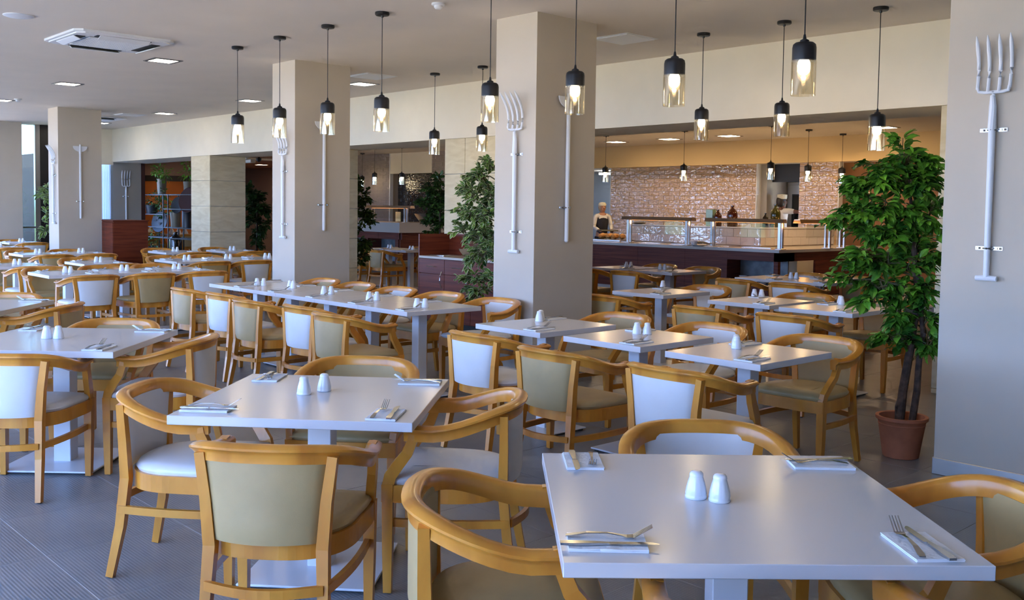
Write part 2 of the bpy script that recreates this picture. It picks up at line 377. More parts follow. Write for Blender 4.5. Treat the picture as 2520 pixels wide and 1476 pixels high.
# window wall behind the camera: sill, lintel, piers
bm = B(); bbox(bm, XL, XR, YW-0.25, YW, 0, 0.12); bbox(bm, XL, XR, YW-0.25, YW, 2.98, ZC)
bbox(bm, XWIN, XR, YW-0.25, YW, 0.12, 2.98)
xw = XL
while xw < XWIN-0.2:
    bbox(bm, xw, xw+0.14, YW-0.2, YW, 0.12, 2.98); xw += 2.52
struct('wall_window', bm, 'wall_paint')
for i, (xa, xb) in enumerate(((XL, -14.0), (-14.0, -6.0), (-6.0, XWIN))):
    ld = bpy.data.lights.new('window_daylight', 'AREA'); ld.shape = 'RECTANGLE'; ld.size = xb-xa; ld.size_y = 2.86; ld.cycles.is_portal = True
    lo = bpy.data.objects.new('window_daylight', ld); COL.objects.link(lo); lo.location = ((xa+xb)/2, YW-0.1, 1.55); lo.rotation_euler = (R(90), 0, 0)
# outdoors
bm = B(); bbox(bm, -160, 90, -160, 60, -0.6, -0.5); struct('ground', bm, 'garden')
bm = B(); bbox(bm, -60, 30, -16, YW-0.25, -0.5, -0.12); struct('terrace_floor', bm, 'terrace')
# far end of the dining room: window slot, dark panel, curtained window
bm = B(); bbox(bm, XL-0.12, XL-0.02, 6.80, 6.90, 0, ZC); wf = struct('window_1', bm, 'trim_metal')
obj('pane', bbox(B(), XL-0.08, XL-0.07, 6.30, 6.80, 0, ZC), 'green_glass', wf)
obj('transom', bbox(B(), XL-0.11, XL-0.03, 6.40, 6.80, 1.00, 1.04), 'trim_metal', wf)
bm = B(); bbox(bm, XL-0.15, XL-0.02, 6.90, 7.75, 0, ZC); struct('wall_panel', bm, 'dark_panel')
bm = B(); bbox(bm, XL-0.12, XL-0.02, 7.75, 7.82, 0, ZC); bbox(bm, XL-0.12, XL-0.02, 7.82, YB+0.02, 1.15, 1.20); wf = struct('window_2', bm, 'trim_metal')
obj('pane', bbox(B(), XL-0.08, XL-0.07, 7.82, YB+0.02, 1.20, 2.44), 'clear_glass', wf)
struct('wall_window_head', bbox(B(), XL-0.15, XL-0.02, 7.82, YB+0.02, 2.44, ZC), 'bulkhead_paint')
struct('wall_window_sill', bbox(B(), XL-0.15, XL-0.02, 7.82, YB+0.02, 0, 1.15), 'bulkhead_paint')
XWP = aty(267, 450, YB).x
bm = B(); pts = []
for k in range(60): pts.append((XL-0.16+0.02*math.sin(k*1.1), 8.02+k*0.0074))
for (a, b) in zip(pts, pts[1:]):
    bm.faces.new([bm.verts.new((a[0], a[1], 1.18)), bm.verts.new((b[0], b[1], 1.18)), bm.verts.new((b[0], b[1], 2.44)), bm.verts.new((a[0], a[1], 2.44))])
tag(obj('curtain', bm, 'curtain', smooth=True), 'sheer white curtain at the far window beside the grey partition', 'curtain')
yfw = atx(347, 403, XWP).y
bm = B(); bbox(bm, XWP-0.25, XWP, YB+0.01, yfw, 0, ZB); struct('wall_partition', bm, 'grey_wall')
bm = B(); bbox(bm, XWP-0.1, XWP+0.01, yfw, yfw+0.09, 0, ZB); struct('trim_1', bm, 'maroon_wall')
# hedge outside the end window
random.seed(4)
bm = B(); bmesh.ops.create_icosphere(bm, subdivisions=4, radius=1.0)
for v in bm.verts:
    n_ = noise.noise(v.co*2.5)*0.22+noise.noise(v.co*7)*0.10; v.co *= 1+n_
bmesh.ops.scale(bm, vec=(1.2, 4.2, 1.5), verts=bm.verts[:]); bmesh.ops.translate(bm, vec=(-33, 4.2, 0.2), verts=bm.verts[:])
tag(obj('garden_hedge', bm, 'garden', None, True, None), 'green hedge outside the end window', 'hedge')

# plastered columns with steel skirting
CW, CD, CYF = 0.516, 0.751, 5.828
COLX = {'A': -2.484, 'B': -6.489, 'C': -10.468, 'D': -18.515, 'E': -22.62}
yE = atx(55, 450, COLX['E']+CW).y-CYF
for k, x in COLX.items():
    CD = yE if k == 'E' else 0.751
    c = struct('column', bbox(B(), x, x+CW, CYF, CYF+CD, 0, ZC), 'column_paint')
    bm = B(); t = 0.008
    bbox(bm, x-t, x+CW+t, CYF-t, CYF, 0, 0.10, bev=0.003); bbox(bm, x-t, x+CW+t, CYF+CD, CYF+CD+t, 0, 0.10); bbox(bm, x-t, x, CYF, CYF+CD, 0, 0.10); bbox(bm, x+CW, x+CW+t, CYF, CYF+CD, 0, 0.10)
    obj('skirting', bm, 'brushed_steel', c)

# sandstone-clad piers under the bulkhead
def pier(x0, x1, y0, y1, faces, seams):
    p = struct('pier', bbox(B(), x0+0.025, x1-0.025, y0+0.025, y1-0.025, 0, ZB), 'grout')
    zs = [ZB, 2.025, 1.531, 1.036, 0.541, 0.046, 0.0]
    for r, (zt, zb) in enumerate(zip(zs, zs[1:])):
        if zt-zb < 0.1: zb = 0.0
        cuts = [x0] + [s for s in seams[r % 2] if x0 < s < x1] + [x1]
        for a, b in zip(cuts, cuts[1:]):
            obj('stone_block', bbox(B(), a+0.003, b-0.003, y0, y0+0.025, zb+0.003, zt-0.003, bev=0.003), 'sandstone', p)
        if 'x+' in faces: obj('stone_block', bbox(B(), x1-0.022, x1+random.uniform(0, 0.003), y0+0.003, y1, zb+0.003, zt-0.003, bev=0.003), 'sandstone', p)
        if 'x-' in faces: obj('stone_block', bbox(B(), x0, x0+0.022, y0+0.028, y1, zb+0.003, zt-0.003, bev=0.003), 'sandstone', p)
    return p
pier(-18.395, -17.582, YB, 9.20, ('x+',), ((), ()))
pier(-14.40, -13.60, YB, 9.15, ('x+',), ((), ()))
pier(-10.449, -8.45, YB, 9.20, ('x+', 'x-'), ((-10.02, -9.05, -8.1), (-9.55, -8.6)))
pier(-3.655, -0.9, YB, 9.20, ('x-',), ((-2.9, -1.9), (-2.4, -1.4)))

# ------------------------------------------------------------------ kitchen shell
YT = 18.10
bm = B(); bbox(bm, -20.0, XR, 17.5, 17.62, 2.575, ZI+0.1); struct('wall_kitchen_bulkhead', bm, 'kitchen_bulkhead')
bm = B(); bbox(bm, -24.2, XR, 17.62, 21.5, 2.60, 2.72); struct('ceiling_service', bm, 'ceiling_paint')
_tilecache = {}
def tile_mesh(wd, ht, m, along):
    key = (round(wd, 3), round(ht, 3), m, along)
    if key not in _tilecache:
        bm = B(); s = (wd, 0.012, ht) if along == 'x' else (0.012, wd, ht)
        box(bm, (0, 0, 0), s, bev=0.003); _tilecache[key] = me_from('tile', bm, m)
    return _tilecache[key]
def tile_run(parent, a0, a1, z0, z1, plane, m, along='x', sign=-1, tw=0.30, th=0.10, g=0.005):
    """bond of single tiles on the plane; along x (plane = y, facing -y) or along y (plane = x, facing +x)"""
    rows = int(round((z1-z0)/th))
    for r in range(rows):
        zc = z1-(r+0.5)*th; a = a0-(tw/2 if r % 2 else 0)
        while a < a1-0.01:
            lo, hi = max(a, a0), min(a+tw, a1)
            if hi-lo > 0.03:
                o = bpy.data.objects.new('tile', tile_mesh(hi-lo-g, th-g, m, along)); COL.objects.link(o); o.parent = parent
                t = Matrix.Rotation(random.uniform(-0.022, 0.022), 4, 'Z') @ Matrix.Rotation(random.uniform(-0.02, 0.02), 4, 'X')
                pos = ((lo+hi)/2, plane-0.004, zc) if along == 'x' else (plane+0.004, (lo+hi)/2, zc)
                o.matrix_local = Matrix.Translation(pos) @ t
            a += tw
XT0, XT1 = aty(1503, 500, YT).x, aty(1860, 500, YT).x
XF0, XF1 = aty(1877, 500, YT).x, aty(1966, 500, YT).x
XP1 = aty(2062, 500, YT).x
wt = struct('wall_tiled', bbox(B(), XT0, XT1, YT, YT+0.15, 0, 2.62), 'tile_grout'); tile_run(wt, XT0, XT1, 0.92, 2.62, YT, 'cream_tile')
obj('corner_trim', bbox(B(), XT0-0.02, XT0, YT-0.012, YT+0.15, 0, 2.62), 'plastic_white', wt); obj('corner_trim', bbox(B(), XT1, XT1+0.02, YT-0.012, YT+0.15, 0, 2.62), 'plastic_white', wt)
wp = struct('wall_pillar', bbox(B(), XF1, XP1, YT, YT+0.14, 0, 2.62), 'tile_grout'); tile_run(wp, XF1, XP1, 0.92, 2.62, YT, 'cream_tile')
obj('corner_trim', bbox(B(), XP1, XP1+0.02, YT-0.012, YT+0.15, 0, 2.62), 'plastic_white', wp)
struct('wall_brown', bbox(B(), XP1-0.25, XR, YT+0.4, YT+0.6, 0, 2.72), 'brown_wall')
# white service passage behind the doorway
bm = B(); bbox(bm, XT0-3.5, XT0+1.5, 20.6, 20.8, 0, 2.62); bbox(bm, XT0+0.3, XT0+0.4, YT+0.15, 20.6, 0, 2.62); struct('wall_passage', bm, 'kitchen_white')
struct('wall_passage_side', bbox(B(), XT0-3.6, XT0-3.5, 16.3, 20.8, 0, 2.62), 'kitchen_white')
bm = B(); bbox(bm, XT0-1.4, XT0-0.25, 19.2, 19.32, 2.50, 2.55); o = tag(obj('tube_light', bm, 'strip_light'), 'bright white tube light in the service passage ceiling', 'light')
# oven recess
struct('wall_recess', bbox(B(), XT1+0.02, XF0, YT+0.15, YT+1.7, 0, 2.62), 'grey_wall'); struct('wall_recess_back', bbox(B(), XF0-0.1, XF1+0.1, YT+1.7, YT+1.8, 0, 2.62), 'grey_wall')
bm = B(); bbox(bm, XF0, XF1, YT+0.35, YT+0.40, 2.22, 2.62); struct('wall_recess_top', bm, 'black_metal')
# left part: light tiles, cream bulkhead over a dark tiled niche
YL = 16.15
xa, xb, xc, xd = aty(870, 450, YL).x, aty(959, 450, YL).x, aty(1063, 450, YL).x, aty(1150, 450, YL).x
w1 = struct('wall_tiled_grey', bbox(B(), xa, xb, YL, YL+0.8, 0, ZI), 'tile_grout'); tile_run(w1, xa, xb, 1.02, ZI, YL, 'grey_tile')
obj('corner_trim', bbox(B(), xb, xb+0.03, YL-0.014, YL+0.1, 0, ZI), 'plastic_white', w1)
w2 = struct('wall_niche', bbox(B(), xb, xc, YL+0.30, YL+0.5, 0, ZI), 'dark_grout'); tile_run(w2, xb, xc, 1.02, 2.52, YL+0.30, 'dark_tile')
struct('wall_niche_bulkhead', bbox(B(), xb+0.03, xc, YL-0.0, YL+0.3, 2.50, ZI), 'bulkhead_paint')
w3 = struct('wall_tiled_end', bbox(B(), xc, xd, YL, YL+0.8, 0, ZI), 'tile_grout'); tile_run(w3, xc, xd, 1.02, ZI, YL, 'grey_tile')
struct('wall_kitchen_side', bbox(B(), xd, XT0-3.5, YL+0.1, YL+0.3, 0, ZI), 'grey_wall')
# dim restaurant beyond
struct('wall_ceiling_step', bbox(B(), -24.32, -24.2, YB2, 19.0, 2.80, 3.25), 'bulkhead_paint')
struct('wall_mauve', bbox(B(), -44, xa, 16.6, 16.8, 0, 3.0), 'mauve_wall')
struct('wall_maroon', bbox(B(), -44, -31.5, 14.3, 14.4, 0, 3.0), 'maroon_wall')
struct('wall_restaurant_end', bbox(B(), -44.2, -44, 9.3, 17, 0, 3.0), 'mauve_wall')
struct('wall_restaurant_side', bbox(B(), -44, -24.3, 9.25, 9.35, 0, 3.0), 'maroon_wall')
bm = B(); bbox(bm, -19, XR, 15.4, 21.4, 0.0, 0.10); struct('floor_kitchen', bm, 'grout')

# ================================================================== CHAIRS
def rail_path():
    P, S = [], []
    a, b, n, y0 = 0.278, 0.262, 2.5, -0.02
    pts = [(-0.262, 0.145), (-0.270, 0.09), (-0.276, 0.03)]
    for k in range(0, 25):
        th = PI - PI*k/24
        cx, sy = math.cos(th), math.sin(th)
        pts.append((a*math.copysign(abs(cx)**(2/n), cx), y0 - b*abs(sy)**(2/n)))
    pts += [(0.276, 0.03), (0.270, 0.09), (0.262, 0.145)]
    for x, y in pts:
        z = 0.780-0.082*smooth01((y+0.30)/0.35)
        P.append(Vector((x, y, z)))
    for i in range(len(P)):
        t = (P[min(i+1, len(P)-1)]-P[max(i-1, 0)]); t.z = 0; t.normalize()
        s = Vector((t.y, -t.x, 0))
        if s.dot(Vector((P[i].x, P[i].y-0.05, 0))) < 0: s = -s
        S.append(s)
    return P, S
RAIL_SECT = [(-0.025, -0.014), (-0.018, -0.004), (0.0, 0.0), (0.018, -0.003), (0.030, -0.012), (0.030, -0.020), (0.018, -0.029), (0.013, -0.038), (0.013, -0.064), (-0.022, -0.064)]
def seat_outline(inset=0.0, n=2.6):
    out = []
    for k in range(0, 33):
        th = PI + PI*k/32; cx, sy = math.cos(th), math.sin(th)
        out.append(((0.250-inset)*math.copysign(abs(cx)**(2/n), cx), 0.02-(0.265-inset)*abs(sy)**(2/n)))
    out += [(0.256-inset, 0.14), (0.252-inset, 0.238-inset), (0.13, 0.250-inset), (-0.13, 0.250-inset), (-0.252+inset, 0.238-inset), (-0.256+inset, 0.14)]
    return out
def make_chair(vinyl, label):
    t = thing('tub_chair', label, 'chair')
    P, S = rail_path()
    obj('top_rail', sweep(B(), P, lambda i: RAIL_SECT, S), 'beech', t, True, 50)
    obj('seat_frame', prism(B(), seat_outline(), 0.378, 0.448), 'beech', t)
    bm = B(); rings = []
    for ins, z in ((0.014, 0.446), (0.006, 0.462), (0.016, 0.478), (0.06, 0.489), (0.13, 0.495)):
        rings.append([bm.verts.new((x, y, z)) for x, y in seat_outline(ins)])
    for a, b in zip(rings, rings[1:]):
        for k in range(len(a)): bm.faces.new((a[k], a[(k+1) % len(a)], b[(k+1) % len(a)], b[k]))
    bm.faces.new(rings[0][::-1]); bm.faces.new(rings[-1])
    obj('seat', bm, vinyl, t, True, 60)
    for s in (-1, 1):
        bm = B(); bar(bm, [(s*0.232, 0.214, 0.004), (s*0.234, 0.214, 0.22), (s*0.235, 0.214, 0.45)], [0.030, 0.038, 0.042], [0.032, 0.040, 0.044], up=Vector((0, 1, 0)))
        lg = obj('leg', bm, 'beech', t); obj('glide', lathe(B(), [(0.012, 0), (0.012, 0.006)], 8, (s*0.232, 0.214, 0)), 'black_rubber', lg)
        bm = B(); bar(bm, [(s*0.205, -0.292, 0.004), (s*0.192, -0.252, 0.22), (s*0.184, -0.232, 0.42), (s*0.196, -0.235, 0.58), (s*0.216, -0.236, 0.735)], [0.028, 0.034, 0.040, 0.036, 0.032], [0.030, 0.036, 0.038, 0.034, 0.030], up=Vector((0, 1, 0)))
        lg = obj('leg', bm, 'beech', t); obj('glide', lathe(B(), [(0.012, 0), (0.012, 0.006)], 8, (s*0.205, -0.292, 0)), 'black_rubber', lg)
        bm = B(); pts = [(s*0.236, 0.214, 0.44), (s*0.240, 0.203, 0.485), (s*0.250, 0.170, 0.535), (s*0.261, 0.133, 0.585), (s*0.266, 0.112, 0.64), (s*0.266, 0.104, 0.70)]
        bar(bm, pts, 0.030, [0.046, 0.048, 0.046, 0.042, 0.038, 0.036], up=Vector((0, 1, 0.3)))
        obj('arm_support', bm, 'beech', t)
        pts = [Vector((s*(0.228+0.018*math.sin(PI*k/8)-0.028*k/8), 0.205-0.462*k/8, 0.290)) for k in range(9)]
        obj('stretcher', bar(B(), pts, 0.018, 0.032), 'beech', t)
    pts = [Vector((-0.190+0.380*k/10, -0.262-0.055*math.sin(PI*k/10), 0.290)) for k in range(11)]
    obj('stretcher', bar(B(), pts, 0.018, 0.032), 'beech', t)
    bm = B(); nu, nv = 12, 8; grids = []
    for side in (0, 1):
        g = []
        for j in range(nv+1):
            v = j/nv; z = 0.440+0.292*v; hw = 0.168+0.034*v; row = []
            for i in range(nu+1):
                u = 2*i/nu-1
                edge = min(1.0, (1-abs(u))/0.10)*min(1.0, v/0.08+0.25); pad = 0.008+0.010*edge
                y = -0.232-0.044*(1-u*u) + (pad if side else -pad)
                row.append(bm.verts.new((u*hw, y, z)))
            g.append(row)
        grids.append(g)
    for s, g in enumerate(grids):
        for j in range(nv):
            for i in range(nu):
                f = (g[j][i], g[j][i+1], g[j+1][i+1], g[j+1][i]); bm.faces.new(f if s == 0 else f[::-1])
    g0, g1 = grids
    for j in range(nv):
        bm.faces.new((g0[j][0], g0[j+1][0], g1[j+1][0], g1[j][0])); bm.faces.new((g0[j][nu], g1[j][nu], g1[j+1][nu], g0[j+1][nu]))
    for i in range(nu):
        bm.faces.new((g0[0][i], g1[0][i], g1[0][i+1], g0[0][i+1])); bm.faces.new((g0[nv][i], g0[nv][i+1], g1[nv][i+1], g1[nv][i]))
    bmesh.ops.recalc_face_normals(bm, faces=bm.faces[:])
    obj('backrest', bm, vinyl, t, True, 60)
    for o in t.children:
        o.data.transform(Matrix.Diagonal((1.05, 1.03, 1, 1)))
        for g in o.children: g.data.transform(Matrix.Diagonal((1.05, 1.03, 1, 1)))
    return t
PROTO = {}
def chair(x, y, face, kind, label, group):
    """face = world angle of the direction the sitter looks in"""
    rz = face-PI/2
    if kind not in PROTO:
        t = make_chair({'tan': 'tan_vinyl', 'white': 'white_vinyl'}[kind], label); PROTO[kind] = t
        t.location = (x, y, 0); t.rotation_euler = (0, 0, rz); t['group'] = group
        return t
    return dup(PROTO[kind], (x, y, 0), rz, label, group)
CNAME = {'tan': 'tan-upholstered', 'white': 'white-upholstered'}

# ================================================================== TABLES
_tabs = {}
def table(x, y, sx, sy, rz, label, group, base=0.42, ped=0.09):
    key = (sx, sy, base)
    if key in _tabs: return dup(_tabs[key], (x, y, 0), rz, label, group)
    t = thing('dining_table', label, 'table', (x, y, 0), rz, group)
    obj('table_top', box(B(), (0, 0, 0.732), (sx, sy, 0.036), bev=0.002), 'laminate', t)
    obj('pedestal', box(B(), (0, 0, 0.364), (ped, ped, 0.70), bev=0.003), 'powder_white', t)
    bp = obj('base_plate', box(B(), (0, 0, 0.017), (base, base, 0.010), bev=0.003), 'powder_white', t)
    bm = B()
    for a in (-1, 1):
        for b in (-1, 1): lathe(bm, [(0.018, 0.0), (0.018, 0.012)], 8, (a*(base/2-0.03), b*(base/2-0.03), 0))
    obj('foot', bm, 'black_rubber', bp)
    _tabs[key] = t
    return t
# ---- cutlery, napkin, shaker meshes
def fork_mesh():
    bm = B()
    # handle runs from y=-0.095 to the head at y=+0.045, tines to +0.10; arched in z
    def z(y): return 0.004+0.010*math.sin(max(0, min(1, (y+0.095)/0.15))*PI) if y < 0.055 else 0.004+0.030*((y-0.055)/0.05)
    prof = [(-0.098, 0.007), (-0.085, 0.0085), (-0.05, 0.006), (0.0, 0.0035), (0.03, 0.0045), (0.045, 0.011), (0.06, 0.0125)]
    def strip(pr, xo=0):
        rings = [[bm.verts.new((xo-w_, y, z(y)-0.001)), bm.verts.new((xo+w_, y, z(y)-0.001)), bm.verts.new((xo+w_, y, z(y)+0.001)), bm.verts.new((xo-w_, y, z(y)+0.001))] for y, w_ in pr]
        for a, b in zip(rings, rings[1:]):
            for k in range(4): bm.faces.new((a[k], a[(k+1) % 4], b[(k+1) % 4], b[k]))
        bm.faces.new(rings[0][::-1]); bm.faces.new(rings[-1])
    strip(prof)
    for k in range(4): strip([(0.058, 0.0016), (0.08, 0.0015), (0.103, 0.0008)], -0.0105+0.007*k)
    bmesh.ops.recalc_face_normals(bm, faces=bm.faces[:])
    return me_from('fork', bm, 'cutlery')
def knife_mesh():
    bm = B()
    prof = [(-0.108, -0.008, 0.008, 0.005), (-0.09, -0.010, 0.010, 0.006), (-0.03, -0.007, 0.007, 0.005), (-0.005, -0.005, 0.005, 0.004), (0.0, -0.009, 0.007, 0.0012), (0.07, -0.010, 0.007, 0.001), (0.095, -0.007, 0.007, 0.0008), (0.108, 0.001, 0.006, 0.0006)]
    rings = [[bm.verts.new((a, y, 0.004-h)), bm.verts.new((b, y, 0.004-h)), bm.verts.new((b, y, 0.004+h)), bm.verts.new((a, y, 0.004+h))] for y, a, b, h in [(p[0], p[1], p[2], p[3]*0.5) for p in prof]]
    for a, b in zip(rings, rings[1:]):
        for k in range(4): bm.faces.new((a[k], a[(k+1) % 4], b[(k+1) % 4], b[k]))
    bm.faces.new(rings[0][::-1]); bm.faces.new(rings[-1])
    bmesh.ops.recalc_face_normals(bm, faces=bm.faces[:])
    return me_from('knife', bm, 'cutlery')
def napkin_mesh():
    bm = B(); w_, l_ = 0.058, 0.095
    for k, (z0, z1, dx) in enumerate(((0.0005, 0.003, 0.0), (0.003, 0.0055, 0.0015), (0.0055, 0.008, -0.001))):
        n = 6; rows = []
        for j in range(n+1):
            y = -l_+2*l_*j/n; wob = 0.0008*math.sin(j*2.1+k)
            rows.append([bm.verts.new((-w_+dx, y, z0)), bm.verts.new((w_+dx, y, z0)), bm.verts.new((w_+dx, y, z1+wob)), bm.verts.new((-w_+dx, y, z1+wob*0.5))])
        for a, b in zip(rows, rows[1:]):
            for q in range(4): bm.faces.new((a[q], a[(q+1) % 4], b[(q+1) % 4], b[q]))
        bm.faces.new(rows[0][::-1]); bm.faces.new(rows[-1])
    bmesh.ops.recalc_face_normals(bm, faces=bm.faces[:])
    return me_from('napkin', bm, 'napkin_paper')
def shaker_mesh():
    bm = B()
    pr = [(0.029, 0.0), (0.031, 0.002), (0.031, 0.008), (0.0295, 0.011), (0.030, 0.014), (0.0275, 0.030), (0.0230, 0.048), (0.0190, 0.062), (0.0198, 0.065), (0.0190, 0.071), (0.0150, 0.076), (0.008, 0.0785)]
    lathe(bm, pr, 36, mod=lambda a, z: 1+0.022*math.cos(12*a)*(1 if 0.012 < z < 0.06 else 0))
    return me_from('shaker', bm, 'porcelain', True, 50)
FORK, KNIFE, NAP, SHK = fork_mesh(), knife_mesh(), napkin_mesh(), shaker_mesh()
KNIFE.transform(Matrix.Scale(1.1, 4)); FORK.transform(Matrix.Scale(1.05, 4))
SHAKER_HOLES = None
def setting(cx, cy, face, where, right=0.0, z=0.75, ang=0.0, jig=0.012, group='napkins and cutlery laid on the tables'):
    """place setting at cx,cy; face = direction the diner looks in"""
    rz = face-PI/2+ang
    def put(me, name, dx, dy, dz, da, label, cat):
        o = bpy.data.objects.new(name, me); COL.objects.link(o)
        v = Matrix.Rotation(rz, 3, 'Z') @ Vector((dx, dy, 0))
        o.location = (cx+v.x, cy+v.y, z+dz); o.rotation_euler = (0, 0, rz+da)
        tag(o, label, cat, group)
    put(NAP, 'napkin', 0, 0, 0, random.uniform(-0.05, 0.05), 'folded white napkin, '+where, 'napkin')
    put(FORK, 'fork', -0.024+random.uniform(-jig, jig)*0.5, 0.012+random.uniform(-jig, jig), 0.0085, random.uniform(-0.10, 0.02), 'steel fork, '+where, 'fork')
    put(KNIFE, 'knife', 0.024+random.uniform(-jig, jig)*0.5, 0.010+random.uniform(-jig, jig), 0.0085, random.uniform(-0.04, 0.08), 'steel knife, '+where, 'knife')
def shakers(cx, cy, where, ang=0.0, gap=0.034, z=0.75):
    gap = max(gap, 0.0335)
    for s, nm in ((-1, 'salt'), (1, 'pepper')):
        o = bpy.data.objects.new(nm+'_shaker', SHK); COL.objects.link(o)
        o.location = (cx+s*gap*math.cos(ang), cy+s*gap*math.sin(ang), z); o.rotation_euler = (0, 0, random.uniform(0, 3))
        tag(o, 'white porcelain shaker of the pair on '+where, 'shaker', 'salt and pepper shakers')

GC = 'tub chairs around the tables'; GT = 'white pedestal tables'
# ---- big square tables turned 45 degrees; sides: near (towards the camera), right, far, left
def big_table(cx, cy, size, rot, name, chairs, shk, setts, dist, seg=None):
    table(cx, cy, size, size, rot, 'large square white pedestal table, '+name.replace('the ', '', 1), GT, base=0.56, ped=0.10)
    dirs = {'near': rot-PI/2, 'right': rot, 'far': rot+PI/2, 'left': rot+PI}
    say = {'near': 'camera side', 'right': 'column side', 'far': 'kitchen side', 'left': 'end-wall side'}
    for k, kind in chairs.items():
        a = dirs[k]; d = dist.get(k, 0.55); off = 0.0; tw = 0.0
        if isinstance(d, tuple): d, off, tw = d
        n = Vector((math.cos(a), math.sin(a), 0)); tt = Vector((-n.y, n.x, 0))
        p = Vector((cx, cy, 0)) + n*d + tt*off
        chair(p.x, p.y, a+PI+tw, kind, '%s tub chair, %s of %s' % (CNAME[kind], say[k], name), GC)
    for k in setts:
        a = dirs[k]; n = Vector((math.cos(a), math.sin(a), 0)); f = -n; rgt = Vector((f.y, -f.x, 0))
        p = Vector((cx, cy, 0)) + n*(size/2-0.115) + rgt*(size/2-0.125)
        setting(p.x, p.y, a+PI, '%s of %s' % (say[k], name))
    shakers(cx+shk[0], cy+shk[1], name, ang=shk[2], gap=shk[3])
s1 = atz(1716, 1225, 0.75); s2 = atz(1767, 1232, 0.75); t1c = Vector((-1.55, 2.295, 0))
big_table(t1c.x, t1c.y, 1.005, R(48.0), 'the frontmost big table', {'near': 'tan', 'right': 'tan', 'far': 'white', 'left': 'tan'},
          ((s1.x+s2.x)/2-t1c.x, (s1.y+s2.y)/2-t1c.y, math.atan2(s2.y-s1.y, s2.x-s1.x), (s2-s1).length/2), ('near', 'right', 'far', 'left'), {'near': 0.56, 'right': 0.60, 'far': (0.63, -0.10, 0), 'left': (0.60, -0.02, 0)})
s1 = atz(748, 970, 0.75); s2 = atz(798, 962, 0.75); t2c = Vector((-3.565, 2.225, 0))
big_table(t2c.x, t2c.y, 0.955, R(42.5), 'the second big table from the front', {'near': 'tan', 'right': 'white', 'far': 'tan', 'left': 'white'},
          ((s1.x+s2.x)/2-t2c.x, (s1.y+s2.y)/2-t2c.y, math.atan2(s2.y-s1.y, s2.x-s1.x), (s2-s1).length/2), ('near', 'right', 'far', 'left'), {'near': (0.69, 0.07, 0.0), 'right': 0.56, 'far': (0.66, 0.03, 0.0), 'left': 0.54})
s1 = atz(117, 833, 0.75); s2 = atz(142, 833, 0.75); t3c = Vector((-6.03, 1.98, 0))
big_table(t3c.x, t3c.y, 1.0, R(46.5), 'the third big table from the front', {'near': 'white', 'right': 'white', 'far': 'tan', 'left': 'tan'},
          ((s1.x+s2.x)/2-t3c.x, (s1.y+s2.y)/2-t3c.y, math.atan2(s2.y-s1.y, s2.x-s1.x), (s2-s1).length/2), ('near', 'right', 'far', 'left'), {'near': (0.50, 0.02, 0.0), 'right': (0.58, 0.0, 0.0), 'far': 0.56, 'left': 0.6})
big_table(-8.45, 2.0, 1.0, R(48), 'the fourth big table from the front', {'near': 'tan', 'right': 'tan', 'far': 'tan'},
          (-0.1, 0.0, 0.6, 0.04), ('near', 'right', 'far'), {'near': 0.56, 'right': 0.60, 'far': 0.56})

# ---- small tables square to the room, seats on the window side (-y) and kitchen side (+y)
def small_y(x0, x1, y0, y1, name, near, far, nearpos=None, farpos=None, shk=True, sett=True, sgap=0.034, sang=0.3, spos=None):
    cx, cy_ = (x0+x1)/2, (y0+y1)/2
    table(cx, cy_, round(x1-x0-0.001, 3), round(y1-y0, 3), 0, 'small white pedestal table, '+name.replace('the ', '', 1), GT)
    if near:
        px, py, tw = nearpos or (cx+0.02, y0-0.20, 0.0)
        chair(px, py, PI/2+tw, near, '%s tub chair, window side of %s' % (CNAME[near], name), GC)
    if far:
        px, py, tw = farpos or (cx+0.02, y1+0.22, 0.0)
        chair(px, py, -PI/2+tw, far, '%s tub chair, kitchen side of %s' % (CNAME[far], name), GC)
    if sett:
        setting(x1-0.13, y0+0.12, PI/2, 'window side of '+name); setting(x0+0.13, y1-0.12, -PI/2, 'kitchen side of '+name)
    if shk:
        sp = spos or (cx-0.02, cy_+0.03); shakers(sp[0], sp[1], name, sang, sgap)
def from_rail(u, v, tw=0.0):                 # left end of a chair back seen from behind -> chair origin
    p = atz(u, v, 0.772); off = Matrix.Rotation(tw, 3, 'Z') @ Vector((-0.275, -0.155, 0)); return (p.x-off.x, p.y-off.y, tw)
def rail_at(u, y): return (aty(u, 680, y-0.155).x+0.275, y, 0.0)
LX0, LX1 = -9.42, -6.03; lw = (LX1-LX0)/5
Lnear = [(-8.79, 4.20, 0.0), from_rail(528, 714), from_rail(593, 730), from_rail(716, 743), from_rail(788, 761)]
ordn = ['first', 'second', 'third', 'fourth', 'fifth']
for k in range(5):
    x0 = LX0+k*lw
    sp = [(641, 703), (718, 709), (806, 724), (918, 739), (1036, 757)][k]; q = atz(sp[0], sp[1], 0.75)
    small_y(x0+0.001, x0+lw-0.001, 4.52, 5.285, "the long row's %s table from the end wall" % ordn[k], ['tan', 'white', 'tan', 'white', 'tan'][k], ['tan', 'tan', 'white', 'tan', 'white'][k],
            nearpos=Lnear[k], farpos=(x0+lw/2+[0.0, -0.02, 0.0, 0.03, 0.10][k], 5.285+0.20, 0.0), spos=(q.x, q.y), sang=[0.85, 0.0, 0.85, 0.85, 0.7][k], sgap=0.03)
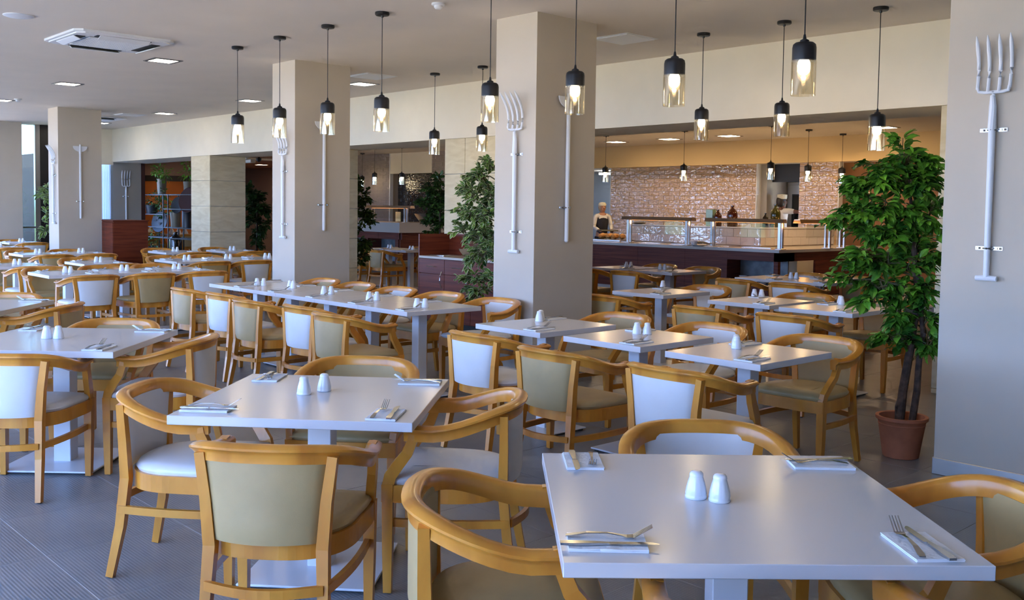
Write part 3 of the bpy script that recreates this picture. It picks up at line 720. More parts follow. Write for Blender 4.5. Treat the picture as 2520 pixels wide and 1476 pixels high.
for nm, x0, x1, y0, y1, nk, fk, rp, sp in (
        ("the front trio's table beside the column", -5.15, -4.50, 4.46, 5.22, 'white', 'tan', (1123, 805), (1329, 790)),
        ("the front trio's middle table", -4.31, -3.67, 4.48, 5.22, 'tan', 'white', (1291, 842), (1580, 822)),
        ("the front trio's table by the tree", -3.48, -2.84, 4.47, 5.22, 'white', 'tan', (1559, 881), (1812, 856))):
    q = atz(sp[0], sp[1], 0.75); pair = abs(sp[0]-1580) < 2
    small_y(x0, x1, y0, y1, nm, nk, fk, nearpos=from_rail(*rp), spos=(q.x, q.y), sang=0.65 if pair else 2.2, sgap=0.032)
for nm, x0, x1, y0, y1, nk, fk, rp, sp in (
        ("the second trio's table beside the column", -6.46, -5.81, 7.42, 8.18, 'tan', 'white', (1440, 718), (1631, 708)),
        ("the second trio's middle table", -5.28, -4.63, 7.40, 8.16, 'tan', 'tan', (1664, 746), (1865, 731)),
        ("the second trio's table by the tree", -4.52, -3.84, 7.37, 8.10, 'white', 'tan', (1868, 763), (2069, 749))):
    q = atz(sp[0], sp[1], 0.75)
    small_y(x0, x1, y0, y1, nm, nk, fk, nearpos=from_rail(*rp), spos=(q.x, q.y), sang=2.2 if 'middle' not in nm else 0.5, sgap=0.03)
for nm, x0, x1, y0, y1, nk, fk, rp, sp in (
        ("the buffet row's first table from the column", -9.36, -8.66, 10.28, 11.04, 'tan', 'tan', None, (1547, 657)),
        ("the buffet row's second table from the column", -8.55, -7.88, 10.24, 11.00, 'white', 'tan', 1508, (1630, 663)),
        ("the buffet row's third table from the column", -6.94, -6.32, 10.28, 11.08, 'tan', 'white', 1767, (1953, 685)),
        ("the buffet row's fourth table from the column", -6.318, -5.69, 10.28, 11.08, 'white', 'tan', 1898, None)):
    q = atz(sp[0], sp[1], 0.75) if sp else None
    small_y(x0, x1, y0, y1, nm, nk, fk, nearpos=rail_at(rp, 9.98) if rp else (-8.98, 9.98, 0.0), farpos=((x0+x1)/2+(0.03 if 'fourth' in nm else 0.0), y1+0.22, 0.0), spos=(q.x, q.y) if q else None, shk=bool(sp), sang=0.4, sgap=0.033)
# ---- small tables with seats on the aisle side (+x) and far side (-x)
def small_x(x0, x1, y0, y1, name, near, far, ntab=1, shk=True, dn=0.22, df=0.22):
    cx = (x0+x1)/2; dy = (y1-y0)/ntab
    for k in range(ntab):
        a, b = y0+k*dy, y0+(k+1)*dy; cyy = (a+b)/2
        nm = name if ntab == 1 else 'the %s table of %s' % (ordn[k], name)
        table(cx, cyy, round(x1-x0, 3), round(dy-0.002, 3), 0, 'small white pedestal table, '+nm.replace('the ', '', 1), GT)
        if near[k]: chair(x1+dn, cyy+0.01, PI+random.uniform(-0.04, 0.04), near[k], '%s tub chair, aisle side of %s' % (CNAME[near[k]], nm), GC)
        if far[k]: chair(x0-df, cyy, random.uniform(-0.04, 0.04), far[k], '%s tub chair, end-wall side of %s' % (CNAME[far[k]], nm), GC)
        setting(x1-0.12, b-0.13, PI, 'aisle side of '+nm); setting(x0+0.12, a+0.13, 0, 'end-wall side of '+nm)
        if shk: shakers(cx, cyy, nm, 0.75, 0.03)
small_x(-12.09, -11.34, 3.56, 5.52, "the aisle row", ['white', 'tan', 'white'], ['tan', 'tan', 'tan'], 3, df=0.19)
small_x(-14.00, -13.24, 4.60, 5.25, "the lone table behind the aisle row", ['tan'], ['tan'])
small_x(-13.92, -13.16, 3.54, 4.19, "the table cut off before the lone one", ['white'], ['tan'], dn=0.17)
small_x(-16.70, -15.97, 4.64, 5.96, "the far column pair", ['tan', 'white'], ['tan', 'tan'], 2)
small_x(-19.40, -18.65, 4.80, 5.46, "the table window-side of the far column", ['tan'], ['tan'])
small_x(-21.55, -20.82, 5.80, 6.46, "the table by the end wall", ['white'], ['tan'])
small_x(-16.55, -15.80, 6.82, 7.47, "the table beside the mahogany cabinet", ['tan'], ['tan'])
small_x(-16.50, -15.76, 7.86, 8.50, "the table before the sandstone pier", ['tan'], ['tan'])
small_x(-13.97, -13.20, 5.85, 7.80, "the middle column row", ['tan', 'white', 'tan'], ['tan', 'tan', 'tan'], 3)
# ---- beyond the bulkhead: tables by the second buffet, and behind the potted tree
q = atz(985, 614, 0.75)
small_y(-16.0, -15.3, 10.9, 11.65, "the second buffet's first table", 'tan', 'tan', sett=True)
small_y(-15.28, -14.6, 10.9, 11.65, "the second buffet's second table", 'tan', 'white', sett=True)
small_y(-4.5, -3.8, 12.0, 12.75, "the table in the passage beyond the tree", 'white', 'tan', sett=False)
chair(-2.30, 7.75, R(200), 'tan', 'tan-upholstered beech tub chair half hidden behind the column with the big fork', GC)

# ================================================================== PENDANT LAMPS
_pend = {}
def pendant(x, y, zg, zceil, label, power=4.0, group='black and amber glass pendant lamps', col=(1.0, 0.82, 0.58)):
    """zg = bottom of the glass"""
    zcb, zct = zg+0.190, zg+0.298
    t = thing('pendant_lamp', label, 'lamp', (x, y, zceil), 0, group)
    L = zceil-zct
    if not _pend:
        _pend['canopy'] = me_from('canopy', lathe(B(), [(0.060, 0.0), (0.062, -0.006), (0.062, -0.022), (0.056, -0.028), (0.012, -0.030), (0.010, -0.045)][::-1], 20), 'black_metal', True, 40)
        _pend['cap'] = me_from('cap', lathe(B(), [(0.066, 0.0), (0.066, 0.075), (0.062, 0.094), (0.050, 0.104), (0.026, 0.108), (0.024, 0.118), (0.010, 0.126), (0.006, 0.150)], 28, cap0=False), 'black_metal', True, 40)
        bm = B(); lathe(bm, [(0.069, 0.0), (0.069, 0.195)], 32, cap0=False, cap1=False); lathe(bm, [(0.0665, 0.0), (0.0665, 0.195)], 32, cap0=False, cap1=False)
        _pend['shade'] = me_from('glass_shade', bm, 'amber_glass', True)
        _pend['bulb'] = me_from('bulb', lathe(B(), [(0.014, 0.225), (0.020, 0.21), (0.033, 0.185), (0.036, 0.166), (0.032, 0.148), (0.020, 0.135), (0.006, 0.130)], 16), 'bulb', True)
    o = obj('canopy', _pend['canopy'], None, t)
    cp = obj('cap', _pend['cap'], None, t); cp.location = (0, 0, -L-0.108)
    sh = obj('glass_shade', _pend['shade'], None, t); sh.location = (0, 0, -(zceil-zg))
    bu = obj('bulb', _pend['bulb'], None, t); bu.location = (0, 0, -(zceil-zg))
    obj('cord', tube(B(), [(0, 0, -0.02), (0, 0, -L+0.02)], 0.0035, 6), 'black_metal', t)
    ld = bpy.data.lights.new('pendant_bulb', 'POINT'); ld.energy = power; ld.color = col; ld.shadow_soft_size = 0.012
    lo = bpy.data.objects.new('pendant_bulb', ld); COL.objects.link(lo); lo.location = (x, y, zg+0.116)
    return t
q1 = aty(1205, 300, 4.94); q2 = aty(1414, 281, 4.94); q3 = aty(1658, 261, 4.94); q4 = aty(1976, 235, 4.94)
front = [(-9.614, 2.222), (-8.73, 2.24), (-7.848, 2.232), (-6.982, 2.218), (q1.x, q1.z), (q2.x, q2.z), (q3.x, q3.z), (q4.x, q4.z)]
names8 = ['first', 'second', 'third', 'fourth', 'fifth', 'sixth', 'seventh', 'eighth']
for k, (x, z) in enumerate(front):
    pendant(x, 4.94, z, ZC, '%s pendant lamp along the front ceiling row, counted from the end wall' % names8[k])
for k, (x, z) in enumerate([(-9.61, 2.229), (-8.705, 2.238), (-5.548, 2.237), (-4.689, 2.234)]):
    pendant(x, 7.605, z, ZC, '%s pendant lamp along the bulkhead ceiling row, counted from the end wall' % names8[k])
pendant(-3.812, 7.62, 2.082, ZC, 'lowest-hung pendant lamp, in front of the tall potted ficus')
for k, (x, y) in enumerate([(-13.04, 14.7), (-11.1, 14.7), (-9.25, 14.7), (-9.236, 15.9), (-9.23, 17.12)]):
    pendant(x, y, 2.13, ZI, '%s small-looking pendant lamp over the main buffet, counted from the doorway' % names8[k], power=13, group='pendant lamps over the buffets', col=(1.0, 0.72, 0.42))
for k, (x, y) in enumerate([(-22.96, 15.6), (-20.5, 14.3), (-19.75, 14.6)]):
    pendant(x, y, 2.13, ZI, '%s pendant lamp over the second buffet, counted from the sandstone pier' % names8[k], power=6, group='pendant lamps over the buffets')

# ================================================================== CEILING FITTINGS
def downlight(x, y, z, label, m='panel_light', s=0.26):
    t = thing('ceiling_light', label, 'light', (x, y, z), 0, 'square recessed ceiling lights')
    bm = B(); f = s/2+0.04
    for a, b, c, d in ((-f, f, -f, -s/2), (-f, f, s/2, f), (-f, -s/2, -s/2, s/2), (s/2, f, -s/2, s/2)): bbox(bm, a, b, c, d, -0.008, 0.0)
    obj('frame', bm, 'trim_metal', t); obj('diffuser', bbox(B(), -s/2, s/2, -s/2, s/2, -0.005, -0.001), m, t)
for k, x in enumerate((-11.2, -14.42, -17.60, -20.8)):
    downlight(x, 4.81, ZC, '%s square light panel of the front ceiling row, counted from the air conditioner' % names8[k])
for k, x in enumerate((-11.2, -14.37, -17.65, -20.84)):
    downlight(x, 7.6, ZC, '%s square light panel of the ceiling row by the bulkhead, counted from the middle column' % names8[k])
for k, x in enumerate((-14.16, -12.70, -11.22, -8.02)):
    downlight(x, 16.3, ZI, '%s warm square light in the ceiling over the buffet, counted from the doorway' % names8[k], 'warm_panel', 0.32)
# air-conditioning cassette
ac = thing('air_conditioner', 'large white ceiling cassette air conditioner with open louvres', 'air conditioner', (-10.24, 3.83, ZC))
h = 0.50; c = 0.07
poly = [(-h+c, -h), (h-c, -h), (h, -h+c), (h, h-c), (h-c, h), (-h+c, h), (-h, h-c), (-h, -h+c)]
bm = B(); prism(bm, poly, -0.022, 0.0); prism(bm, [(x*0.93, y*0.93) for x, y in poly], -0.034, -0.022); obj('frame', bm, 'plastic_white', ac)
for k in range(4):
    o = obj('air_slot', box(B(), (0, -0.375, -0.036), (0.54, 0.085, 0.008)), 'black_rubber', ac); o.matrix_local = Matrix.Rotation(k*PI/2, 4, 'Z')
for k in range(4):
    o = obj('louvre', box(B(), (0, -0.405, -0.052), (0.50, 0.075, 0.008), rot=Matrix.Rotation(R(-22), 4, 'X'), bev=0.002), 'plastic_white', ac)
    o.matrix_local = Matrix.Rotation(k*PI/2, 4, 'Z')
bm = B(); bbox(bm, -0.30, 0.30, -0.30, 0.30, -0.040, -0.030)
g = obj('grille', bm, 'plastic_grey', ac)
bm = B()
for k in range(25): bbox(bm, -0.29, 0.29, -0.29+k*0.0242-0.007, -0.29+k*0.0242+0.007, -0.048, -0.040)
for k in range(13): bbox(bm, -0.29+k*0.0483-0.004, -0.29+k*0.0483+0.004, -0.29, 0.29, -0.047, -0.040)
obj('grille_bars', bm, 'plastic_white', g)
ac2 = thing('air_conditioner', 'second ceiling air conditioner, mostly hidden behind the far column', 'air conditioner', (-19.6, 7.0, ZC))
obj('frame', prism(B(), poly, -0.03, 0.0), 'plastic_white', ac2); bm = B()
bbox(bm, -0.3, 0.3, -0.42, -0.34, -0.034, -0.03); bbox(bm, 0.34, 0.42, -0.3, 0.3, -0.034, -0.03); obj('air_slot', bm, 'black_rubber', ac2); obj('louvre', box(B(), (0.38, 0, -0.05), (0.06, 0.55, 0.006), rot=Matrix.Rotation(R(25), 4, 'Y')), 'plastic_white', ac2)
p = atz(46, 38, ZC)
tag(obj('ceiling_speaker', lathe(B(), [(0.13, 0.0), (0.13, -0.006), (0.10, -0.016), (0.02, -0.020)][::-1], 28, p), 'plastic_white', smooth=True), 'round white loudspeaker in the ceiling beside the air conditioner', 'speaker')
for (u, v, l) in ((44, 243, 'small white smoke detector on the ceiling near the far column'), (1079, 8, 'small white smoke detector on the ceiling by the column with the fork')):
    p = atz(u, v, ZC); t = thing('smoke_detector', l, 'smoke detector', p, 0, 'smoke detectors')
    obj('base', lathe(B(), [(0.055, 0.0), (0.058, -0.012), (0.052, -0.018)][::-1], 20), 'plastic_white', t, True); obj('sensor', lathe(B(), [(0.036, -0.016), (0.036, -0.036), (0.024, -0.048)][::-1], 16), 'plastic_white', t, True)
for (x, y, s, l) in ((-18.44, 7.27, 0.42, 'flat white square vent in the ceiling near the far column'), (-10.43, 7.23, 0.42, 'flat white square vent in the ceiling beside the middle column'), (-6.28, 7.32, 0.42, 'flat white square vent in the ceiling beside the column with the fork')):
    t = thing('ceiling_vent', l, 'vent', (x, y, ZC), 0, 'flat ceiling vents')
    obj('plate', box(B(), (0, 0, -0.007), (s, s, 0.014), bev=0.004), 'plastic_white', t); obj('rim', box(B(), (0, 0, -0.002), (s+0.05, s+0.05, 0.004)), 'plastic_white', t)

# ================================================================== WHITE GARDEN TOOLS ON THE COLUMNS
def bracket(parent, z):
    bm = B(); tube(bm, [(-0.024, 0.0, z), (-0.022, -0.030, z), (0, -0.044, z), (0.022, -0.030, z), (0.024, 0.0, z)], 0.006, 6); bbox(bm, -0.075, 0.075, -0.004, 0.0, z-0.010, z+0.010)
    for s in (-1, 1): lathe(bm, [(0.012, 0), (0.012, 0.012)], 10, (s*0.058, -0.006, z-0.006))
    obj('bracket', bm, 'steel', parent)
def fork_tool(loc, rz, H, label, lean=0.10, thick=0.0, tilt=0.0):
    """local: wall at y=0, tool hangs in front (-y); z=0 at the handle's foot"""
    t = thing('garden_fork', label, 'garden fork', loc, rz, 'white garden tools hung on the columns'); y = -0.028
    hs = H*0.735
    hd = obj('handle', tube(B(), [(0, y, 0.02), (0, y, hs*0.6), (0, y, hs*0.86), (0, y, hs)], [0.017, 0.019, 0.020, 0.017], 12), 'tool_white', t, True)
    gb = B(); tube(gb, [(-0.058, y, 0.012), (0, y, 0.014), (0.058, y, 0.012)], [0.015, 0.017, 0.015], 10); obj('grip', gb, 'tool_white', t, True)
    obj('socket', tube(B(), [(0, y, hs*0.84), (0, y, hs*0.97), (0, y-0.006, hs+0.03), (0, y, hs+0.05)], [0.024, 0.020, 0.014, 0.013], 10), 'tool_white', t, True)
    zb = hs+0.05; tl = H-zb
    obj('crossbar', tube(B(), [(-0.088, y-0.006, zb+0.03), (-0.080, y, zb+0.006), (-0.05, y, zb), (0.05, y, zb), (0.080, y, zb+0.006), (0.088, y-0.006, zb+0.03)], 0.010, 8), 'tool_white', t, True)
    for k, x in enumerate((-0.088, -0.030, 0.030, 0.088)):
        pts = []; m = 9
        for i in range(m):
            f = i/(m-1); pts.append((x*(1+0.05*f), y-0.004-lean*tl*f*f*0.9+0.02*math.sin(f*PI), zb+(0.02 if abs(x) > 0.05 else 0)+(tl-(0.02 if abs(x) > 0.05 else 0))*f))
        obj('tine', tube(B(), pts, [0.010, 0.010, 0.0105, 0.0105, 0.0105, 0.011, 0.012, 0.010, 0.002], 8), 'tool_white', t, True)
    bracket(t, hs*0.84); bracket(t, hs*0.18)
    return t
def edger_tool(loc, rz, H, label, head=True):
    t = thing('half_moon_edger', label, 'edger', loc, rz, 'white garden tools hung on the columns'); y = -0.028
    obj('handle', tube(B(), [(0, y, 0), (0, y, 0.01), (0, y, H*0.55), (0, y, H*0.94)], [0.010, 0.019, 0.020, 0.018], 12), 'tool_white', t, True)
    bm = B(); n = 14; poly2 = [(-0.125, 0.0)] + [(0.125*math.cos(PI+PI*k/n), 0.10*math.sin(PI+PI*k/n)) for k in range(1, n)] + [(0.125, 0.0)]
    a = [bm.verts.new((x, y-0.006, H+z)) for x, z in poly2]; b = [bm.verts.new((x, y+0.004, H+z)) for x, z in poly2]
    bm.faces.new(a); bm.faces.new(b[::-1])
    for k in range(len(a)): bm.faces.new((a[k], b[k], b[(k+1) % len(a)], a[(k+1) % len(a)]))
    bmesh.ops.recalc_face_normals(bm, faces=bm.faces[:]); obj('blade', bm, 'tool_white', t)
    obj('socket', tube(B(), [(0, y, H*0.90), (0, y, H+0.03)], [0.022, 0.016], 10), 'tool_white', t, True)
    bracket(t, H*0.24)
    return t
# window-side faces (facing -y)
for key, ub, vb, ut, vt, l in (('A', 2426, 690, 2435, 86, 'big white garden fork hung on the large column face at the photo edge'),
                             ('B', 1263, 622, 1252, 228, 'white garden fork hung on the pale face of the column behind the pendants'),
                             ('C', 695, 586, 693, 318, 'white garden fork hung on the pale face of the middle column'),
                             ('D', 132, 550, 116, 358, 'white garden fork hung on the narrow pale face of the far column')):
    b = aty(ub, vb, CYF-0.03); t_ = aty(ut, vt, CYF-0.06)
    fork_tool((b.x, CYF-0.001, b.z), 0, t_.z-b.z, l, lean=0.10 if key == 'A' else 0.34)
for key, ub, vb, vt, l in (('B', 1394, 596, 238, 'white half-moon edger hung on the shaded face of the column by the sideboard'),
                         ('C', 797, 568, 300, 'white half-moon edger hung on the shaded face of the middle column'),
                         ('D', 199, 538, 360, 'white half-moon edger hung on the shaded face of the far column')):
    x = COLX[key]+CW; b = atx(ub, vb, x+0.03); t_ = atx(ub+3, vt, x+0.03)
    edger_tool((x+0.001, b.y, b.z), PI/2, t_.z-b.z, l)
b = atx(307, 560, XWP+0.03); t_ = atx(310, 419, XWP+0.03)
fork_tool((XWP+0.001, t_.y, b.z-0.25), PI/2, t_.z-b.z+0.25, 'white garden fork hung on the grey partition above the dark cabinet', lean=0.05)

# ================================================================== DARK WOOD CABINETS
cab = thing('service_cabinet', 'tall dark mahogany service cabinet beside the far column', 'cabinet', (-17.85, 6.90, 0))
obj('body', box(B(), (0, 0, 0.62), (0.74, 0.62, 1.24)), 'mahogany', cab); obj('top', box(B(), (0, 0, 1.25), (0.76, 0.66, 0.025), bev=0.003), 'mahogany', cab)
for s in (-1, 1): obj('door', box(B(), (s*0.18, -0.318, 0.64), (0.355, 0.018, 1.16), bev=0.002), 'mahogany', cab)
sx0, sx1 = aty(1030, 640, 7.9).x, aty(1030, 640, 7.9).x+1.60; sy0, sy1, sz = 7.9, 8.43, aty(1030, 628, 7.9).z
sb = thing('sideboard', 'dark wood waiter sideboard with drawers, doors and raised back panel', 'sideboard', ((sx0+sx1)/2, (sy0+sy1)/2, 0))
ox, oy = (sx0+sx1)/2, (sy0+sy1)/2
obj('body', bbox(B(), sx0-ox+0.02, sx1-ox, sy0-oy+0.02, sy1-oy, 0.08, sz-0.03), 'mahogany', sb)
obj('plinth', bbox(B(), sx0-ox+0.04, sx1-ox-0.02, sy0-oy+0.06, sy1-oy, 0, 0.08), 'black_rubber', sb)
obj('worktop', bbox(B(), sx0-ox+0.02, sx1-ox, sy0-oy-0.01, sy1-oy-0.02, sz-0.03, sz, bev=0.002), 'counter_top', sb)
obj('side_panel', bbox(B(), sx0-ox-0.005, sx0-ox+0.02, sy0-oy, sy1-oy, 0, sz+0.285), 'mahogany', sb)
obj('side_panel', bbox(B(), sx1-ox, sx1-ox+0.025, sy0-oy, sy1-oy, 0, sz+0.285), 'mahogany', sb)
obj('back_panel', bbox(B(), sx0-ox+0.02, sx1-ox, sy1-oy-0.02, sy1-oy, sz, sz+0.285), 'mahogany', sb)
dw = (sx1-sx0-0.02)/3
for k in range(3):
    a = sx0-ox+0.022+k*dw; b = a+dw-0.006
    d = obj('drawer', bbox(B(), a, b, sy0-oy, sy0-oy+0.02, sz-0.225, sz-0.036, bev=0.002), 'mahogany', sb)
    obj('handle', tube(B(), [((a+b)/2-0.09, sy0-oy, sz-0.13), ((a+b)/2-0.085, sy0-oy-0.022, sz-0.13), ((a+b)/2+0.085, sy0-oy-0.022, sz-0.13), ((a+b)/2+0.09, sy0-oy, sz-0.13)], 0.005, 6), 'steel', d, True)
    d = obj('door', bbox(B(), a, b, sy0-oy, sy0-oy+0.02, 0.09, sz-0.231, bev=0.002), 'mahogany', sb)
    hx = b-0.05 if k != 1 else b-0.05
    obj('handle', tube(B(), [(hx, sy0-oy, 0.56-0.12+0.08), (hx-0.004, sy0-oy-0.024, 0.56-0.06+0.08), (hx-0.006, sy0-oy-0.030, 0.56+0.06), (hx-0.004, sy0-oy-0.024, 0.56+0.04+0.08), (hx, sy0-oy, 0.56+0.10+0.08)], 0.005, 6), 'steel', d, True)
def bowl(name, x, y, z, r, hgt, m, label, cat, group=None):
    return tag(obj(name, lathe(B(), [(r*0.5, 0), (r*0.55, 0.004), (r*0.92, hgt*0.75), (r, hgt), (r*0.95, hgt), (r*0.85, hgt*0.7), (r*0.45, 0.012)], 24, (x, y, z)), m, None, True), label, cat, group)
p = aty(1160, 622, 8.2); bowl('steel_bowl', p.x, p.y, sz, 0.17, 0.11, 'steel', 'polished steel bowl on the sideboard worktop', 'bowl')
p = aty(1085, 622, 8.25); tag(obj('serving_tray', box(B(), (p.x+0.1, 8.2, sz+0.006), (0.36, 0.26, 0.012), bev=0.004), 'steel'), 'flat steel tray lying on the sideboard worktop', 'tray')

# ================================================================== MAIN BUFFET
BY, BX, BZ = 14.2, -8.73, 0.943
bf = thing('buffet_counter', 'long dark wood buffet counter with pale stone top, below the cream tiles', 'buffet', (BX, BY, 0))
X0 = -16.2-BX
obj('counter_top', prism(B(), [(X0, 0), (0, 0), (0, 3.6), (-1.35, 3.6), (-1.35, 1.3), (X0, 1.3)], BZ-0.05, BZ), 'counter_top', bf)
n1x0, n1x1 = aty(1786, 650, BY).x-BX, -0.06; nz0, nz1 = 0.30, BZ-0.20
bm = B(); px = X0+0.02; k = 0
while px < n1x0-0.01:
    pw = min(1.1, n1x0-px); obj('front_panel', bbox(B(), px+0.002, px+pw-0.002, 0.04, 0.08, 0.12, BZ-0.05), 'counter_wood', bf); px += pw
obj('front_panel', bbox(B(), n1x0, -0.04, 0.04, 0.08, nz1, BZ-0.05), 'counter_wood', bf)
obj('front_panel', bbox(B(), n1x0, -0.04, 0.04, 0.08, 0.12, nz0), 'counter_wood', bf)
obj('niche_lining', bbox(B(), n1x0, -0.10, 0.45, 0.48, nz0, nz1), 'marble', bf); obj('niche_shelf', bbox(B(), n1x0, -0.06, 0.06, 1.2, nz0-0.03, nz0), 'counter_wood', bf)
obj('side_panel', bbox(B(), -0.08, -0.04, 0.04, 0.55, nz1, BZ-0.05), 'counter_wood', bf); obj('corner_post', bbox(B(), -0.12, -0.04, 0.04, 0.12, 0.12, BZ-0.05), 'counter_wood', bf)
obj('side_panel', bbox(B(), -0.08, -0.04, 1.25, 3.55, 0.12, BZ-0.05), 'counter_wood', bf); obj('side_panel', bbox(B(), -0.08, -0.04, 0.1, 1.25, nz1, BZ-0.05), 'counter_wood', bf); obj('side_panel', bbox(B(), -0.08, -0.04, 0.1, 1.25, 0.12, nz0), 'counter_wood', bf)
obj('plinth', prism(B(), [(X0, 0.10), (-0.12, 0.10), (-0.12, 3.5), (-0.2, 3.5), (-0.2, 0.18), (X0, 0.18)], 0.0, 0.12), 'brushed_steel', bf)
obj('core', bbox(B(), X0, n1x0-0.02, 0.09, 1.25, 0.12, BZ-0.06), 'counter_wood', bf)
# tiled upstand behind the food wells
UX = aty(1871, 575, BY+0.85).x; UY = BY+0.85; UZ0, UZ1 = BZ+0.03, aty(1700, 555, BY+0.85).z
UXL = aty(1556, 570, UY).x
up = thing('tiled_upstand', 'low white-tiled serving wall along the back of the buffet', 'serving wall', (UX, UY, 0))
bm = B(); bbox(bm, UXL-UX, 0, 0.006, 0.20, BZ, UZ1-0.02); bbox(bm, -0.2, -0.006, 0.2, 2.6, BZ, UZ1-0.02); obj('core', bm, 'tile_grout', up)
bm = B(); bbox(bm, UXL-0.02-UX, 0.02, -0.015, 0.22, UZ1-0.025, UZ1, bev=0.004); bbox(bm, -0.22, 0.02, 0.2, 2.6, UZ1-0.025, UZ1); obj('coping', bm, 'porcelain', up)
tile_run(up, UXL-UX, -0.002, BZ+0.02, UZ1-0.03, 0.0, 'white_tile', 'x', th=(UZ1-BZ-0.05)/2)
tile_run(up, 0.002, 2.6, BZ+0.02, UZ1-0.03, 0.0, 'white_tile', 'y', th=(UZ1-BZ-0.05)/2)
def well(x, y, w_, d_, l):
    t = thing('food_well', l, 'food well', (x, y, BZ)); bm = B(); bbox(bm, -w_/2, w_/2, -d_/2, d_/2, 0, 0.008, bev=0.002); obj('rim', bm, 'steel', t); obj('pan', bbox(B(), -w_/2+0.03, w_/2-0.03, -d_/2+0.03, d_/2-0.03, 0.008, 0.012), 'brushed_steel', t)
for k, xx in enumerate((-12.55, -11.85, -11.0, -10.3, -9.45)): well(xx, BY+0.60, 0.60, 0.36, '%s steel food well set in the buffet top, counted from the doorway' % ordn[k])
# heated gantries
def gantry(a, b, posts, z, label, lamps):
    """beam from a to b (xy), posts at the given points"""
    t = thing('heated_gantry', label, 'gantry', (a[0], a[1], BZ)); A = Vector((0, 0, z-BZ)); Bv = Vector((b[0]-a[0], b[1]-a[1], z-BZ)); dv = (Bv-A).normalized(); sd = Vector((-dv.y, dv.x, 0))
    bm = B(); sec = [(-0.075, -0.035), (-0.055, 0.03), (0.055, 0.03), (0.075, -0.035)]
    rr = [[bm.verts.new(P_ + sd*o + Vector((0, 0, v))) for o, v in sec] for P_ in (A-dv*0.05, Bv+dv*0.05)]
    for k in range(4): bm.faces.new((rr[0][k], rr[0][(k+1) % 4], rr[1][(k+1) % 4], rr[1][k]))
    bm.faces.new(rr[0][::-1]); bm.faces.new(rr[1]); bmesh.ops.recalc_face_normals(bm, faces=bm.faces[:]); obj('canopy', bm, 'brass_steel', t)
    bm = B(); box(bm, ((A+Bv)/2)+Vector((0, 0, -0.036)), ((Bv-A).length*0.8, 0.03, 0.006), rz=math.atan2(dv.y, dv.x)); obj('lamp_tube', bm, 'heat_lamp', t)
    for p in posts:
        q = Vector((p[0]-a[0], p[1]-a[1], 0))
        for s in (-1, 1):
            obj('post', box(B(), q+sd*0.04*s+Vector((0, 0, (z-BZ)/2)), (0.05, 0.028, z-BZ-0.03), rz=math.atan2(dv.y, dv.x)), 'brushed_steel', t)
        obj('foot', box(B(), q+Vector((0, 0, 0.006)), (0.12, 0.16, 0.012), rz=math.atan2(dv.y, dv.x), bev=0.003), 'brushed_steel', t)
    g = B(); mid = (A+Bv)/2; box(g, mid-sd*0.07+Vector((0, 0, -0.17)), ((Bv-A).length*0.86, 0.006, 0.24), rz=math.atan2(dv.y, dv.x)); obj('sneeze_guard', g, 'clear_glass', t)
    for f in lamps:
        ld = bpy.data.lights.new('heat_lamp', 'POINT'); ld.energy = 1.3; ld.color = (1.0, 0.42, 0.12); ld.shadow_soft_size = 0.05
        lo = bpy.data.objects.new('heat_lamp', ld); COL.objects.link(lo); P_ = Vector((a[0], a[1], BZ)) + A + (Bv-A)*f; lo.location = P_+Vector((0, 0, -0.08))
GY = BY+0.28
ga, gb = aty(1540, 535, GY), aty(1702, 540, GY); gz = (ga.z+gb.z)/2
gantry((ga.x, GY), (gb.x, GY), [(aty(1549, 560, GY).x, GY), (aty(1693, 560, GY).x, GY)], gz, 'steel heated gantry at the doorway end of the buffet', (0.06, 0.95))
gc, gd = aty(1745, 540, GY), aty(1925, 545, GY)
gantry((gc.x, GY), (gd.x, GY), [(aty(1755, 560, GY).x, GY), (aty(1922, 560, GY).x, GY)], gz, 'steel heated gantry at the corner of the buffet', (0.1, 0.95))
GX = gd.x
gantry((GX+0.1, GY+0.35), (GX+0.1, GY+2.3), [(GX+0.1, atx(2025, 560, GX).y), (GX+0.1, atx(2061, 560, GX).y)], gz, 'steel heated gantry on the side run of the buffet', (0.1, 0.6))
# ware and food on the buffet
def bottle(x, y, z, r, hgt, m, label):
    s = hgt
    return tag(obj('bottle', lathe(B(), [(r*0.9, 0), (r, 0.01), (r, s*0.60), (r*0.93, s*0.70), (r*0.6, s*0.80), (r*0.30, s*0.87), (r*0.28, s*0.95), (r*0.36, s*0.96), (r*0.36, s)], 24, (x, y, z)), m, None, True, 50), label, 'bottle', 'big glass bottles on the serving wall')
for u, vt, wpx, m, l in ((1767, 516, 19, 'amber_bottle', 'smaller round-shouldered amber glass bottle on the serving wall'), (1803, 506, 25, 'amber_bottle', 'larger round-shouldered amber glass bottle on the serving wall'),
                         (1909, 503, 25, 'green_bottle', 'olive-green glass bottle in front of the cook'), (1884, 524, 14, 'dark_bottle', 'small dark glass bottle beside the olive-green one')):
    y = UY+0.10 if u < 1870 else atx(u, vt, UX-0.10).y; t_ = aty(u, vt, y); dep = Vector((t_.x, t_.y, 0)).dot(_F); r = wpx*dep/F_PX/2
    bottle(t_.x, y, UZ1, r, t_.z-UZ1, m, l)
t_ = aty(1750, 515, UY+0.12); tag(obj('glass_jug', box(B(), (t_.x, UY+0.12, (t_.z+UZ1)/2), (0.15, 0.12, t_.z-UZ1), bev=0.012, seg=2), 'jade_glass'), 'pale green frosted glass jar on the serving wall', 'jar')
p = aty(1573, 552, UY+0.1); t = thing('plate_stack', 'small stack of grey plates on the serving wall', 'plate', (p.x, UY+0.1, UZ1)); obj('plate', lathe(B(), [(0.06, 0), (0.13, 0.015), (0.13, 0.02)], 20), 'zinc', t, True); obj('plate', lathe(B(), [(0.06, 0.012), (0.13, 0.03), (0.13, 0.036)], 20), 'zinc', t, True)
